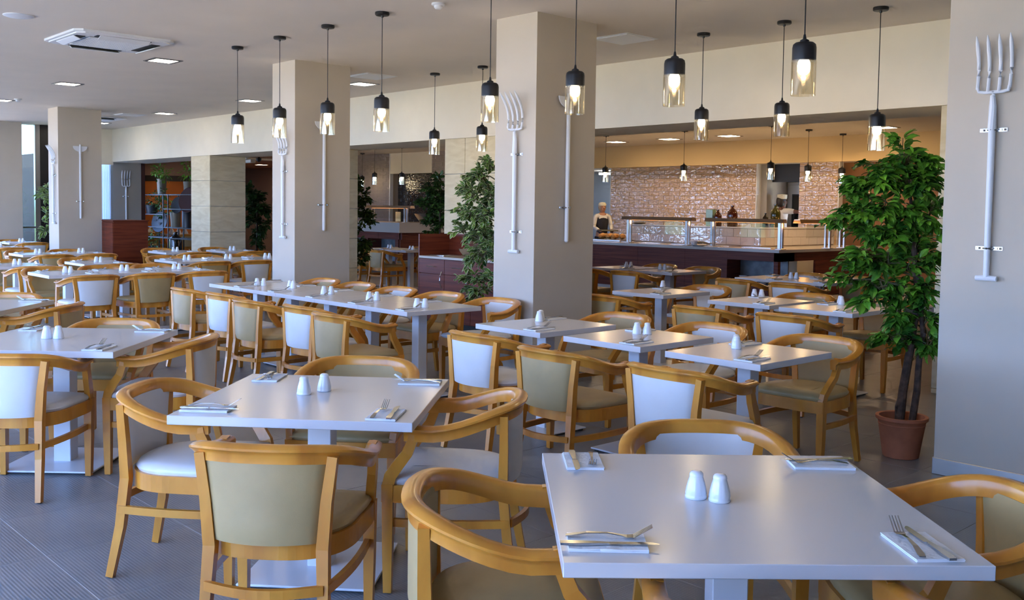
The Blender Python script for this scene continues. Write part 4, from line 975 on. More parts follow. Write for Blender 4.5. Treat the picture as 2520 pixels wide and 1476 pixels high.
p = aty(1505, 580, BY+0.4); p.x -= 0.15; t = thing('bread_tray', 'steel tray of bread loaves at the doorway end of the buffet', 'tray', (p.x, BY+0.60, BZ))
obj('tray', box(B(), (0, 0, 0.02), (0.74, 0.40, 0.04), bev=0.006), 'steel', t)
for k in range(4): tag(obj('bread_loaf', lathe(B(), [(0.005, -0.13), (0.045, -0.10), (0.06, 0), (0.045, 0.10), (0.005, 0.13)], 12), 'bread', None, True), '%s bread loaf on the buffet tray, counted from the doorway' % ordn[k], 'bread', 'bread loaves').matrix_world = Matrix.Translation((p.x-0.25+k*0.16, BY+0.60+0.03*(k % 2), BZ+0.101)) @ Matrix.Rotation(R(90), 4, 'X') @ Matrix.Rotation(R(8*k), 4, 'Y')
p = aty(1722, 590, BY+0.2); t = tag(obj('serving_plate', lathe(B(), [(0.09, 0), (0.17, 0.018), (0.18, 0.026), (0.16, 0.020), (0.05, 0.010)], 24, (p.x, BY+0.16, BZ)), 'porcelain', None, True), 'white serving plate between the two gantries', 'plate')
bowl('white_bowl', p.x-0.08, BY+0.16, BZ+0.02, 0.10, 0.07, 'porcelain', 'white bowl on the serving plate between the gantries', 'bowl')
tag(obj('ladle', tube(B(), [(p.x+0.02, BY+0.12, BZ+0.06), (p.x+0.12, BY+0.14, BZ+0.07), (p.x+0.26, BY+0.16, BZ+0.05)], [0.028, 0.02, 0.006], 8), 'cutlery', None, True), 'steel ladle resting beside the white bowl', 'ladle')
# crockery in the niche
for k, (dx, n) in enumerate(((0.16, 3), (0.36, 3), (0.55, 3), (0.26, 2), (0.46, 2))):
    x = BX+n1x0+dx; y = BY+(0.30 if k < 3 else 0.16)
    for q in range(n): bowl('soup_bowl', x, y, nz0+q*0.05, 0.075, 0.06, 'porcelain', '%s white bowl up in stack %s of the buffet niche' % (ordn[q], ordn[k]), 'bowl', 'white bowls stacked in the buffet niche')
for k in range(8): tag(obj('plate', lathe(B(), [(0.07, 0), (0.15, 0.016), (0.15, 0.021)], 20, (BX-0.32, BY+0.75, nz0+k*0.0225)), 'porcelain', None, True), '%s white plate up in the stack on the side of the buffet' % names8[k], 'plate', 'white plates stacked in the side niche')

# combi oven in the recess
ov = thing('combi_oven', 'tall stainless oven with dark window behind the cook', 'oven', ((XF0+XF1)/2, YT+1.24, 0.10)); ow = XF1-XF0-0.04
oz = aty(1920, 447, YT+0.42).z-0.10
obj('body', bbox(B(), -ow/2, ow/2, -0.3, 0.4, 0, oz), 'brushed_steel', ov); d = obj('door', bbox(B(), -ow/2+0.03, ow/2-0.03, -0.335, -0.30, 0.15, oz-0.06, bev=0.004), 'brushed_steel', ov)
wz0, wz1 = aty(1915, 555, YT+0.42).z-0.1, aty(1915, 480, YT+0.42).z-0.1
obj('window', bbox(B(), -ow*0.30, ow*0.26, -0.342, -0.334, wz0, wz1, bev=0.003), 'dark_bottle', d); obj('frame', bbox(B(), -ow*0.33, ow*0.29, -0.340, -0.333, wz0-0.04, wz1+0.03), 'black_rubber', d)
obj('handle', bbox(B(), ow*0.36, ow*0.39, -0.39, -0.36, wz0-0.3, wz1-0.05, bev=0.006), 'black_metal', d)
lg = B(); lathe(lg, [(0.052, 0), (0.052, 0.004)], 20); o = obj('logo', lg, 'red_logo', d); o.matrix_local = Matrix.Translation((ow*0.36, -0.337, oz-0.22)) @ Matrix.Rotation(R(90), 4, 'X') @ Matrix.Diagonal((1.25, 0.75, 1, 1))
obj('hood', bbox(B(), -ow/2-0.02, ow/2+0.02, -0.40, 0.4, oz+0.02, oz+0.08), 'plastic_white', ov)

# ================================================================== SECOND BUFFET (behind the middle column)
CX2, CY2 = aty(983, 560, 14.0).x, 14.0; cz0, cz1 = aty(983, 573, 14.0).z, aty(983, 548, 14.0).z
b2 = thing('buffet_counter', 'second buffet counter with thick pale top in front of the grey tiles', 'buffet', (CX2, CY2, 0))
obj('counter_top', prism(B(), [(-5.0, 0), (0, 0), (0, 1.9), (-1.2, 1.9), (-1.2, 1.1), (-5.0, 1.1)], cz0, cz1), 'counter_top', b2)
bm = B()
for k in range(5): obj('front_panel', bbox(B(), -5.0+k*0.99, -5.0+k*0.99+0.98, 0.12, 0.16, cz0-0.17, cz0), 'counter_wood', b2)
obj('side_panel', bbox(B(), -0.16, -0.12, 0.12, 1.85, 0.0, cz0), 'counter_wood', b2); obj('niche_lining', bbox(B(), -5.0, -0.16, 0.55, 0.58, 0.2, cz0), 'marble', b2)
for k in range(4): obj('upright', bbox(B(), -0.35-k*1.3, -0.22-k*1.3, 0.13, 0.6, 0.0, cz0-0.17), 'counter_wood', b2)
obj('shelf', bbox(B(), -5.0, -0.16, 0.13, 0.9, 0.40, 0.43), 'counter_wood', b2)
g2y = CY2+0.35; ga2, gb2 = aty(905, 508, g2y), aty(1012, 506, g2y)
_bz = BZ; BZ = cz1
gantry((ga2.x, g2y), (gb2.x, g2y), [(aty(917, 530, g2y).x, g2y), (aty(999, 530, g2y).x, g2y)], ga2.z, 'steel heated gantry on the second buffet', (0.5,))
BZ = _bz
p = aty(1025, 545, CY2+0.5); bowl('steel_pan', p.x, CY2+0.85, cz1, 0.34, 0.22, 'brushed_steel', 'wide steel pan on the second buffet', 'pan')
p = aty(968, 530, CY2+0.3); t = tag(obj('sign_card', box(B(), (p.x, CY2+0.45, cz1+0.14), (0.20, 0.02, 0.24)), 'yellow_label'), 'pale green menu card standing on the second buffet', 'card')
for k in range(6): tag(obj('plate', lathe(B(), [(0.07, 0), (0.15, 0.016), (0.15, 0.021)], 18, (CX2-0.7, CY2+0.36, 0.43+k*0.0225)), 'porcelain', None, True), '%s white plate up in the stack under the second buffet' % names8[k], 'plate', 'white plates under the second buffet')

# ================================================================== PLANTS
def leaf_mesh(L, W, m, margin=None):
    ys = [0.0, 0.22, 0.5, 0.78, 1.0]; ws = [0.04, 0.72, 1.0, 0.62, 0.0]; cz = [0, 0.05, 0.07, 0.03, -0.10]
    V, Fc, Mi = [], [], []
    def row(k, f): return len(V)
    mid = []; inn = [[], []]; out = [[], []]
    for k in range(5):
        mid.append(len(V)); V.append((0, ys[k]*L, cz[k]*L-0.02*L))
        for s, sg in ((0, -1), (1, 1)):
            if margin: inn[s].append(len(V)); V.append((sg*ws[k]*W/2*0.74, ys[k]*L*(0.97 if k == 4 else 1), cz[k]*L+0.02*L))
            out[s].append(len(V)); V.append((sg*ws[k]*W/2, ys[k]*L, cz[k]*L+0.03*L))
    for k in range(4):
        for s in (0, 1):
            a = inn if margin else out
            Fc.append((mid[k], a[s][k], a[s][k+1], mid[k+1]) if s else (mid[k], mid[k+1], a[s][k+1], a[s][k])); Mi.append(0)
            if margin:
                Fc.append((a[s][k], out[s][k], out[s][k+1], a[s][k+1]) if s else (a[s][k], a[s][k+1], out[s][k+1], out[s][k])); Mi.append(1)
    return V, Fc, Mi
def foliage(parent, trs, L, W, m, margin=None, n_obj=0):
    """trs: list of matrices; the n_obj leaves closest to the viewer are single parts, the rest one joined part"""
    V, Fc, Mi = leaf_mesh(L, W, m, margin)
    me = bpy.data.meshes.new('leaf'); me.from_pydata(V, [], Fc); me.materials.append(MATS[m])
    if margin: me.materials.append(MATS[margin]); me.polygons.foreach_set('material_index', Mi)
    me.update()
    base = parent.matrix_world.translation if False else Vector(parent.location)
    trs.sort(key=lambda t: (t.translation+base).dot(_F))
    for t in trs[:n_obj]:
        o = bpy.data.objects.new('leaf', me); COL.objects.link(o); o.parent = parent; o.matrix_local = t
    AV, AF, AM = [], [], []
    for t in trs[n_obj:]:
        b = len(AV); AV += [tuple(t @ Vector(v)) for v in V]; AF += [tuple(b+i for i in f) for f in Fc]; AM += Mi
    if AV:
        mm = bpy.data.meshes.new('foliage'); mm.from_pydata(AV, [], AF); mm.materials.append(MATS[m])
        if margin: mm.materials.append(MATS[margin]); mm.polygons.foreach_set('material_index', AM)
        mm.update(); o = bpy.data.objects.new('foliage', mm); COL.objects.link(o); o.parent = parent; o['kind'] = 'stuff'
def leaf_matrix(p, d, scale):
    d = d.normalized(); n = Vector((random.uniform(-0.7, 0.7), random.uniform(-0.7, 0.7), 1.0))
    x = d.cross(n).normalized(); z = x.cross(d).normalized()
    M = Matrix((x, d, z)).transposed().to_4x4() @ Matrix.Diagonal((scale, scale, scale, 1)); M.translation = p
    return M
def pot(parent, r, hgt, m='terracotta'):
    obj('pot', lathe(B(), [(r*0.66, 0), (r*0.70, 0.004), (r*0.90, hgt*0.78), (r*0.92, hgt*0.80), (r*0.90, hgt*0.82), (r*0.94, hgt*0.88), (r*1.02, hgt*0.92), (r*1.02, hgt*0.99), (r*0.97, hgt), (r*0.88, hgt*0.985), (r*0.80, hgt*0.80)], 36, cap1=False), m, parent, True, 40)
    obj('soil', lathe(B(), [(r*0.82, hgt*0.72), (r*0.82, hgt*0.80)], 20), 'soil', parent)
def ficus(name, label, base, trunks, clusters, L, W, m, margin=None, n_obj=0, potr=0.165, poth=0.27, seed=1, potm='terracotta', droop=0.35):
    """trunks: list of local point lists with radii; clusters: (local centre, (rx,ry,rz), number of leaves)"""
    random.seed(seed)
    t = thing(name, label, 'potted tree', base)
    pot(t, potr, poth, potm)
    axis = trunks[0][0]
    for pts, rads in trunks: obj('trunk', tube(B(), pts, rads, 10), 'bark', t, True)
    trs = []
    for c, r, n in clusters:
        c = Vector(c)
        near = min((Vector(p) for pts, _ in trunks for p in pts if p[2] < c.z+0.05 or True), key=lambda p: (p-c).length+max(0, p.z-c.z)*2)
        bm = B(); mid = (near+c)/2+Vector((0, 0, 0.05)); tube(bm, [near, mid, c], [0.010, 0.006, 0.003], 5)
        sprays = max(3, n//14)
        for s in range(sprays):
            d = Vector((random.gauss(0, 1), random.gauss(0, 1), random.gauss(0.1, 0.8))).normalized()
            e = c + Vector((d.x*r[0], d.y*r[1], d.z*r[2]))*random.uniform(0.55, 1.0)
            st = c.lerp(near, 0.2) + (e-c)*0.15; m1 = st.lerp(e, 0.55)+Vector((0, 0, 0.04*L/0.07))
            tube(bm, [st, m1, e], [0.004, 0.003, 0.0015], 4)
            k = n//sprays
            for i in range(k):
                f = 0.18+0.85*(i+random.random())/k; p = st.lerp(m1, f*2) if f < 0.5 else m1.lerp(e, min(1.1, (f-0.5)*2))
                ax = (e-st).normalized(); side = ax.cross(Vector((0, 0, 1)));
                if side.length < 0.1: side = Vector((1, 0, 0))
                side.normalize(); sg = 1 if i % 2 else -1
                dd = ax*random.uniform(0.35, 1.0) + side*sg*random.uniform(0.5, 1.1) + Vector((0, 0, -droop*random.uniform(0.3, 1.8))) + Vector((random.gauss(0, .25), random.gauss(0, .25), random.gauss(0, .25)))
                p2 = p + dd.normalized()*L*0.15
                trs.append(leaf_matrix(p2, dd, random.uniform(0.72, 1.2)))
        obj('branch', bm, 'twig', t)
    foliage(t, trs, L, W, m, margin, n_obj)
    return t
def px_clusters(lst, depth, base, thick=1.0, mul=1.0):
    out = []
    for u, v, ru, rv, n, *dz in lst:
        p = atd(u, v, depth+(dz[0] if dz else 0)); k = depth/F_PX
        out.append((p-Vector(base), (ru*k*0.95, ru*k*thick*0.95, rv*k*0.95), int(n*mul)))
    return out
# the tall ficus in the terracotta pot
b = atz(2216, 1122, 0); base = (b.x, b.y, 0); dep = Vector((b.x, b.y, -EYE)).dot(_F)
def loc(u, v): return atd(u, v, dep)-Vector(base)
tr1 = [loc(2212, 1050), loc(2222, 960), loc(2240, 860), loc(2252, 770), loc(2256, 680), loc(2248, 600), loc(2244, 540), loc(2240, 470)]
tr2 = [loc(2228, 1050)+Vector((0.03, 0.02, 0)), loc(2238, 960)+Vector((0.04, 0.02, 0)), loc(2262, 880), loc(2272, 820), loc(2262, 720), loc(2252, 640)]
tr3 = [loc(2205, 1050), loc(2206, 1000), loc(2228, 930), loc(2246, 850), loc(2260, 780)]
CL = [(2225, 385, 60, 30, 80), (2270, 400, 45, 35, 60), (2165, 415, 60, 28, 70), (2150, 455, 75, 35, 110), (2230, 460, 70, 45, 130), (2285, 470, 35, 50, 80), (2105, 485, 55, 28, 70),
      (2085, 530, 50, 25, 55), (2155, 520, 75, 38, 130), (2230, 540, 65, 45, 120), (2290, 545, 30, 45, 70), (2110, 580, 45, 30, 55), (2180, 590, 70, 40, 120), (2250, 610, 50, 40, 80), (2105, 640, 48, 30, 75), (2165, 650, 65, 35, 110), (2235, 665, 55, 38, 90), (2290, 640, 28, 40, 45),
      (2075, 665, 28, 18, 25), (2150, 710, 55, 28, 80), (2215, 725, 60, 32, 90), (2275, 730, 38, 40, 70), (2200, 785, 45, 25, 60), (2270, 790, 38, 40, 65), (2190, 830, 32, 26, 55), (2225, 850, 30, 25, 40), (2285, 850, 28, 42, 60), (2045, 555, 25, 14, 14), (2062, 690, 32, 16, 24), (2120, 745, 42, 22, 40), (2030, 548, 22, 9, 10), (2085, 455, 30, 18, 26), (2215, 352, 26, 14, 22)]
ficus('potted_ficus', 'tall bushy green ficus tree in a terracotta pot beside the big column', base,
      [(tr1, [0.030, 0.028, 0.026, 0.024, 0.022, 0.018, 0.014, 0.008]), (tr2, [0.024, 0.022, 0.020, 0.018, 0.012, 0.006]), (tr3, [0.012, 0.010, 0.010, 0.008, 0.005])],
      px_clusters([(a, b, c, d, int(n*1.45)) for a, b, c, d, n in CL], dep, base, 0.8), 0.086, 0.043, 'leaf_green', None, 300, 0.158, 0.268, 3)
# variegated ficus behind the column with the fork
b = aty(1218, 745, 7.15); b = Vector((b.x+0.05, 7.15, 0)); base = tuple(b); dep = Vector((b.x, b.y, -EYE)).dot(_F)
CL = [(1205, 400, 22, 22, 40), (1180, 440, 45, 35, 90), (1205, 480, 40, 40, 110), (1150, 480, 40, 28, 80), (1190, 530, 50, 35, 120), (1135, 530, 32, 25, 55), (1165, 575, 50, 30, 100), (1125, 560, 20, 22, 25), (1205, 600, 40, 40, 90), (1180, 625, 40, 28, 75), (1150, 650, 20, 18, 22),
      (1205, 690, 35, 30, 70), (1155, 690, 38, 20, 55), (1170, 722, 40, 18, 60), (1245, 500, 45, 90, 160), (1250, 640, 45, 70, 120)]
T0 = [Vector((0, 0, 0.2)), Vector((0.02, 0.0, 0.6)), Vector((0.0, 0.02, 1.0)), Vector((0.03, 0, 1.4)), Vector((0.0, 0, 1.85))]
ficus('potted_ficus', 'cream-edged variegated ficus in front of the sideboard', base, [(T0, [0.028, 0.025, 0.022, 0.016, 0.008])], px_clusters(CL, dep, base, 0.8, 2.4), 0.084, 0.046, 'leaf_variegated', 'leaf_margin', 300, 0.16, 0.27, 5)
# ficus behind the middle column
b = atz(868, 728, 0); base = (b.x, b.y, 0); dep = Vector((b.x, b.y, -EYE)).dot(_F)
CL = [(872, 455, 30, 22, 60), (895, 490, 30, 28, 70), (870, 510, 32, 35, 90), (900, 535, 28, 25, 60), (872, 560, 28, 30, 70), (890, 605, 30, 25, 70), (868, 625, 25, 22, 50), (850, 500, 40, 60, 120), (850, 600, 35, 40, 70), (915, 545, 14, 16, 20), (895, 630, 18, 14, 25), (880, 655, 18, 12, 20)]
T0 = [Vector((0, 0, 0.2)), Vector((0.0, 0.0, 0.6)), Vector((-0.02, 0.02, 1.0)), Vector((0.0, 0, 1.4)), Vector((0.02, 0, 1.8))]; T1 = [Vector((0.05, 0.02, 0.2)), Vector((0.08, 0.0, 0.6)), Vector((0.04, 0.02, 0.95))]
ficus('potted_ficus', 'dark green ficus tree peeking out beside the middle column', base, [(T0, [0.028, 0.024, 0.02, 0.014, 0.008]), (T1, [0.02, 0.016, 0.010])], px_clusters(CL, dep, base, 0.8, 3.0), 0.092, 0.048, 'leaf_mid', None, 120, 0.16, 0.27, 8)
# ficus behind the sideboard
b = aty(1082, 600, 10.6); base = (b.x, b.y, 0); dep = Vector((b.x, b.y, -EYE)).dot(_F)
CL = [(1078, 445, 16, 14, 30), (1060, 468, 30, 18, 60), (1075, 495, 28, 22, 70), (1045, 500, 20, 18, 35), (1070, 530, 25, 22, 60), (1055, 550, 20, 12, 30), (1085, 550, 18, 18, 40), (1090, 480, 20, 40, 60), (1060, 572, 25, 8, 25), (1100, 520, 22, 50, 60)]
ficus('potted_ficus', 'leafy green ficus tree standing behind the sideboard', base, [(T0, [0.03, 0.026, 0.02, 0.014, 0.008])], px_clusters(CL, dep, base, 0.8, 2.8), 0.105, 0.052, 'leaf_mid', None, 80, 0.17, 0.28, 9)
# ficus beyond the first sandstone pier
b = aty(632, 620, 10.2); base = (b.x, b.y, 0); dep = Vector((b.x, b.y, -EYE)).dot(_F)
CL = [(620, 465, 16, 14, 35), (635, 490, 25, 22, 80), (618, 510, 18, 25, 60), (640, 525, 24, 24, 80), (620, 545, 20, 20, 50), (648, 555, 18, 20, 45), (635, 580, 20, 18, 45), (655, 520, 12, 16, 20), (630, 602, 22, 12, 30)]
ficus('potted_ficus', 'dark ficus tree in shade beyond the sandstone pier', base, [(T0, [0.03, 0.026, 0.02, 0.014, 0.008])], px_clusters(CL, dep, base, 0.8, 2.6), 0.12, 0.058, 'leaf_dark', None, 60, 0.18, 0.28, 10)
# plant by the end window
b = aty(124, 640, 6.78); base = (b.x, b.y, 0); dep = Vector((b.x, b.y, -EYE)).dot(_F)
CL = [(112, 470, 12, 14, 26), (106, 490, 14, 14, 30), (120, 495, 12, 20, 30), (115, 525, 8, 8, 8), (110, 572, 12, 14, 30), (120, 560, 12, 20, 30), (125, 520, 12, 30, 30)]
ficus('potted_ficus', 'light green variegated plant in front of the dark end panel', base, [([Vector((0, 0, 0.2)), Vector((0, 0, 0.9)), Vector((0.0, 0, 1.75))], [0.028, 0.02, 0.01])], px_clusters(CL, dep, base, 0.8, 1.6), 0.125, 0.062, 'leaf_variegated', 'leaf_margin', 40, 0.17, 0.28, 12)

# ================================================================== WIRE RACK AND RESTAURANT CORNER
random.seed(21)
RY = 9.75; r0, r1, rz = aty(355, 500, RY).x, aty(478, 500, RY).x, aty(400, 478, RY).z
rk = thing('wire_rack', 'dark metal wire rack displaying pots and plants', 'rack', (r0, RY, 0)); rw = r1-r0
for x in (0, rw*0.40, rw*0.50, rw):
    for y in (0, 0.38): obj('post', bbox(B(), x-0.012, x+0.012, y-0.012, y+0.012, 0, rz), 'rack_metal', rk)
zsh = [rz, aty(400, 513, RY).z, aty(400, 527, RY).z, aty(430, 560, RY).z, aty(430, 586, RY).z]
for k, z in enumerate(zsh):
    a, b_ = (0, rw) if k in (0, 3, 4) else ((0, rw*0.40) if k == 2 else (rw*0.40, rw))
    bm = B()
    for y in (0, 0.13, 0.25, 0.38): bbox(bm, a, b_, y-0.006, y+0.006, z-0.02, z)
    n = int((b_-a)/0.12)
    for q in range(n+1): bbox(bm, a+q*(b_-a)/n-0.003, a+q*(b_-a)/n+0.003, 0, 0.38, z-0.012, z-0.006)
    obj('shelf', bm, 'rack_metal', rk)
bm = B()
for q in range(7): bbox(bm, rw*0.72+q*0.06-0.002, rw*0.72+q*0.06+0.002, 0.37, 0.375, zsh[3], rz)
for q in range(6): bbox(bm, rw*0.70, rw*0.92, 0.37, 0.375, zsh[3]+q*0.1, zsh[3]+q*0.1+0.004)
obj('wire_panel', bm, 'rack_metal', rk)
def shelf_plant(u, v, zs, potr, poth, cl, L, m, label, potm='zinc'):
    p = aty(u, v, RY+0.19); t = thing('potted_plant', label, 'potted plant', (p.x, RY+0.19, zs), 0, 'plants on the wire rack')
    obj('pot', lathe(B(), [(potr*0.8, 0), (potr, poth), (potr*0.9, poth), (potr*0.85, poth*0.8)], 20, cap1=False), potm, t, True, 40)
    trs = []
    for (dx, dz, r, n) in cl:
        c = Vector((dx, 0, poth+dz))
        for i in range(n):
            d = Vector((random.gauss(0, 1), random.gauss(0, 1), random.gauss(0.1, .8))).normalized(); trs.append(leaf_matrix(c+d*r*random.uniform(0.2, 1), d+Vector((0, 0, -0.2)), random.uniform(0.6, 1.2)))
    foliage(t, trs, L, L*0.5, m)
    tube_b = B(); tube(tube_b, [(0, 0, poth*0.7), (0, 0, poth+0.1)], 0.012, 6); obj('stem', tube_b, 'bark', t)
shelf_plant(398, 470, rz, 0.12, 0.38, [(0, 0.12, 0.22, 70), (-0.35, 0.22, 0.18, 30), (0.32, 0.12, 0.18, 30), (-0.1, 0.3, 0.12, 20)], 0.09, 'leaf_green', 'bushy plant in a tall zinc pot on top of the wire rack')
shelf_plant(462, 470, rz, 0.10, 0.30, [(0, 0.18, 0.18, 60), (0, 0.42, 0.12, 30)], 0.09, 'leaf_green', 'upright plant on top of the wire rack next to the pier')
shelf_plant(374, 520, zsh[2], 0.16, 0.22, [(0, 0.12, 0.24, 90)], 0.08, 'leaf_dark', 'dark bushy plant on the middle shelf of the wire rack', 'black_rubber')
shelf_plant(432, 550, zsh[3], 0.13, 0.36, [(0, 0.10, 0.22, 80)], 0.09, 'leaf_green', 'bright green herb in a zinc bucket on the wire rack')
shelf_plant(400, 545, zsh[3], 0.10, 0.10, [(0, 0.2, 0.20, 60), (-0.1, 0.45, 0.2, 60), (0, 0.7, 0.2, 50)], 0.09, 'leaf_mid', 'trailing green plant climbing behind the wire rack posts', 'black_rubber')
shelf_plant(372, 600, 0.0, 0.16, 0.50, [(0, 0.12, 0.26, 70), (0.2, 0.3, 0.2, 40)], 0.10, 'leaf_mid', 'leafy plant on the floor at the foot of the wire rack', 'black_metal')
for (u, v, r, l) in ((436, 505, 0.20, 'small black pan leaning on the wire rack shelf'), (392, 546, 0.26, 'black round pan lying on the lower rack shelf'), (463, 492, 0.30, 'big round bronze disc standing at the end of the wire rack')):
    p = aty(u, v, RY+0.1); bm = B(); lathe(bm, [(0.01, -0.02), (r*0.7, -0.02), (r, 0.02), (r*0.97, 0.03), (r*0.65, -0.005), (0.01, -0.005)], 24)
    o = tag(obj('pan', bm, 'black_rubber' if r < 0.3 else 'maroon_wall', None, True), l, 'pan', 'pans displayed on the wire rack'); o.matrix_world = Matrix.Translation((p.x, RY+0.12, p.z)) @ Matrix.Rotation(R(78), 4, 'X') @ Matrix.Rotation(R(20), 4, 'Y')
for u, l in ((458, 'tall dark milk can on the wire rack beside the pier'),):
    p = aty(u, 560, RY+0.15); t = tag(obj('milk_can', lathe(B(), [(0.13, 0), (0.13, 0.42), (0.08, 0.50), (0.085, 0.58), (0.02, 0.60)], 20, (p.x, RY+0.19, zsh[3])), 'black_metal', None, True), l, 'can')
p = aty(433, 605, RY+0.2); bottle(p.x, RY+0.19, 0.42, 0.15, 0.48, 'dark_bottle', 'big dark glass bottle low on the wire rack')
tag(obj('rack_stool', lathe(B(), [(0.20, 0), (0.20, 0.36), (0.17, 0.42)], 16, (p.x, RY+0.19, 0)), 'black_metal', None, True), 'low dark drum carrying the dark bottle at the rack', 'drum')
# curved orange screen
p = aty(366, 480, 12.2)
bm = B(); lathe(bm, [(1.15, 0), (1.15, 2.25)], 40, (p.x, 12.9, 0)); t = thing('curved_screen', 'tall curved orange screen behind the wire rack', 'screen', (0, 0, 0)); obj('drum', bm, 'orange_wall', t, True, 40)
obj('band', lathe(B(), [(1.16, 2.25), (1.16, 2.42)], 40, (p.x, 12.9, 0)), 'rack_metal', t, True, 40)
obj('cap', lathe(B(), [(1.10, 2.42), (1.10, 2.84)], 40, (p.x, 12.9, 0)), 'mauve_wall', t, True, 40)
# made-up ceiling lights, added to give the restaurant its orange glow
for k, (x, y) in enumerate(((-27.5, 11.0), (-25.5, 13.0), (-31.0, 12.0), (-28.0, 15.2))):
    downlight(x, y, 2.85, '%s added warm light in the dim restaurant ceiling' % ordn[k], 'warm_panel', 0.30)
# tables in the restaurant
for k, (x, y) in enumerate(((-25.6, 11.4), (-27.2, 11.1))):
    nm = 'the %s restaurant table behind the rack' % ordn[k]
    table(x, y, 0.8, 0.8, 0.3, 'square table, '+nm[4:], 'restaurant tables', base=0.44)
    chair(x+0.62, y-0.10, PI, 'tan', 'tub chair, aisle side of '+nm, GC); chair(x-0.1, y-0.62, PI/2, 'tan', 'tub chair, bulkhead side of '+nm, GC)
    for q in range(3):
        bm = B(); lathe(bm, [(0.09, 0), (0.07, 0.06), (0.01, 0.17)], 6, (x-0.2+0.2*q, y+0.1*q-0.1, 0.75)); tag(obj('folded_napkin', bm, 'napkin_paper'), '%s white napkin peak on %s' % (ordn[q], nm), 'napkin', 'peaked napkins in the restaurant')
em = aty(618, 385, 10.0); e = thing('exit_light', 'white emergency light box under the bulkhead beside the pier', 'light', (em.x, 9.9, ZB-0.05)); obj('housing', box(B(), (0, 0, 0.03), (0.55, 0.12, 0.07), bev=0.01), 'plastic_white', e); obj('bracket', bbox(B(), -0.02, 0.02, -0.02, 0.02, 0.06, 0.62), 'plastic_white', e)
cm = aty(637, 392, 10.3); e = thing('dome_camera', 'small black dome camera under the ceiling beside the pier', 'camera', (cm.x, 10.3, cm.z)); obj('dome', lathe(B(), [(0.01, -0.06), (0.05, -0.035), (0.06, 0.0), (0.06, 0.03)], 16), 'black_metal', e, True); obj('stem', bbox(B(), -0.015, 0.015, -0.015, 0.015, 0.02, 0.55), 'black_metal', e)

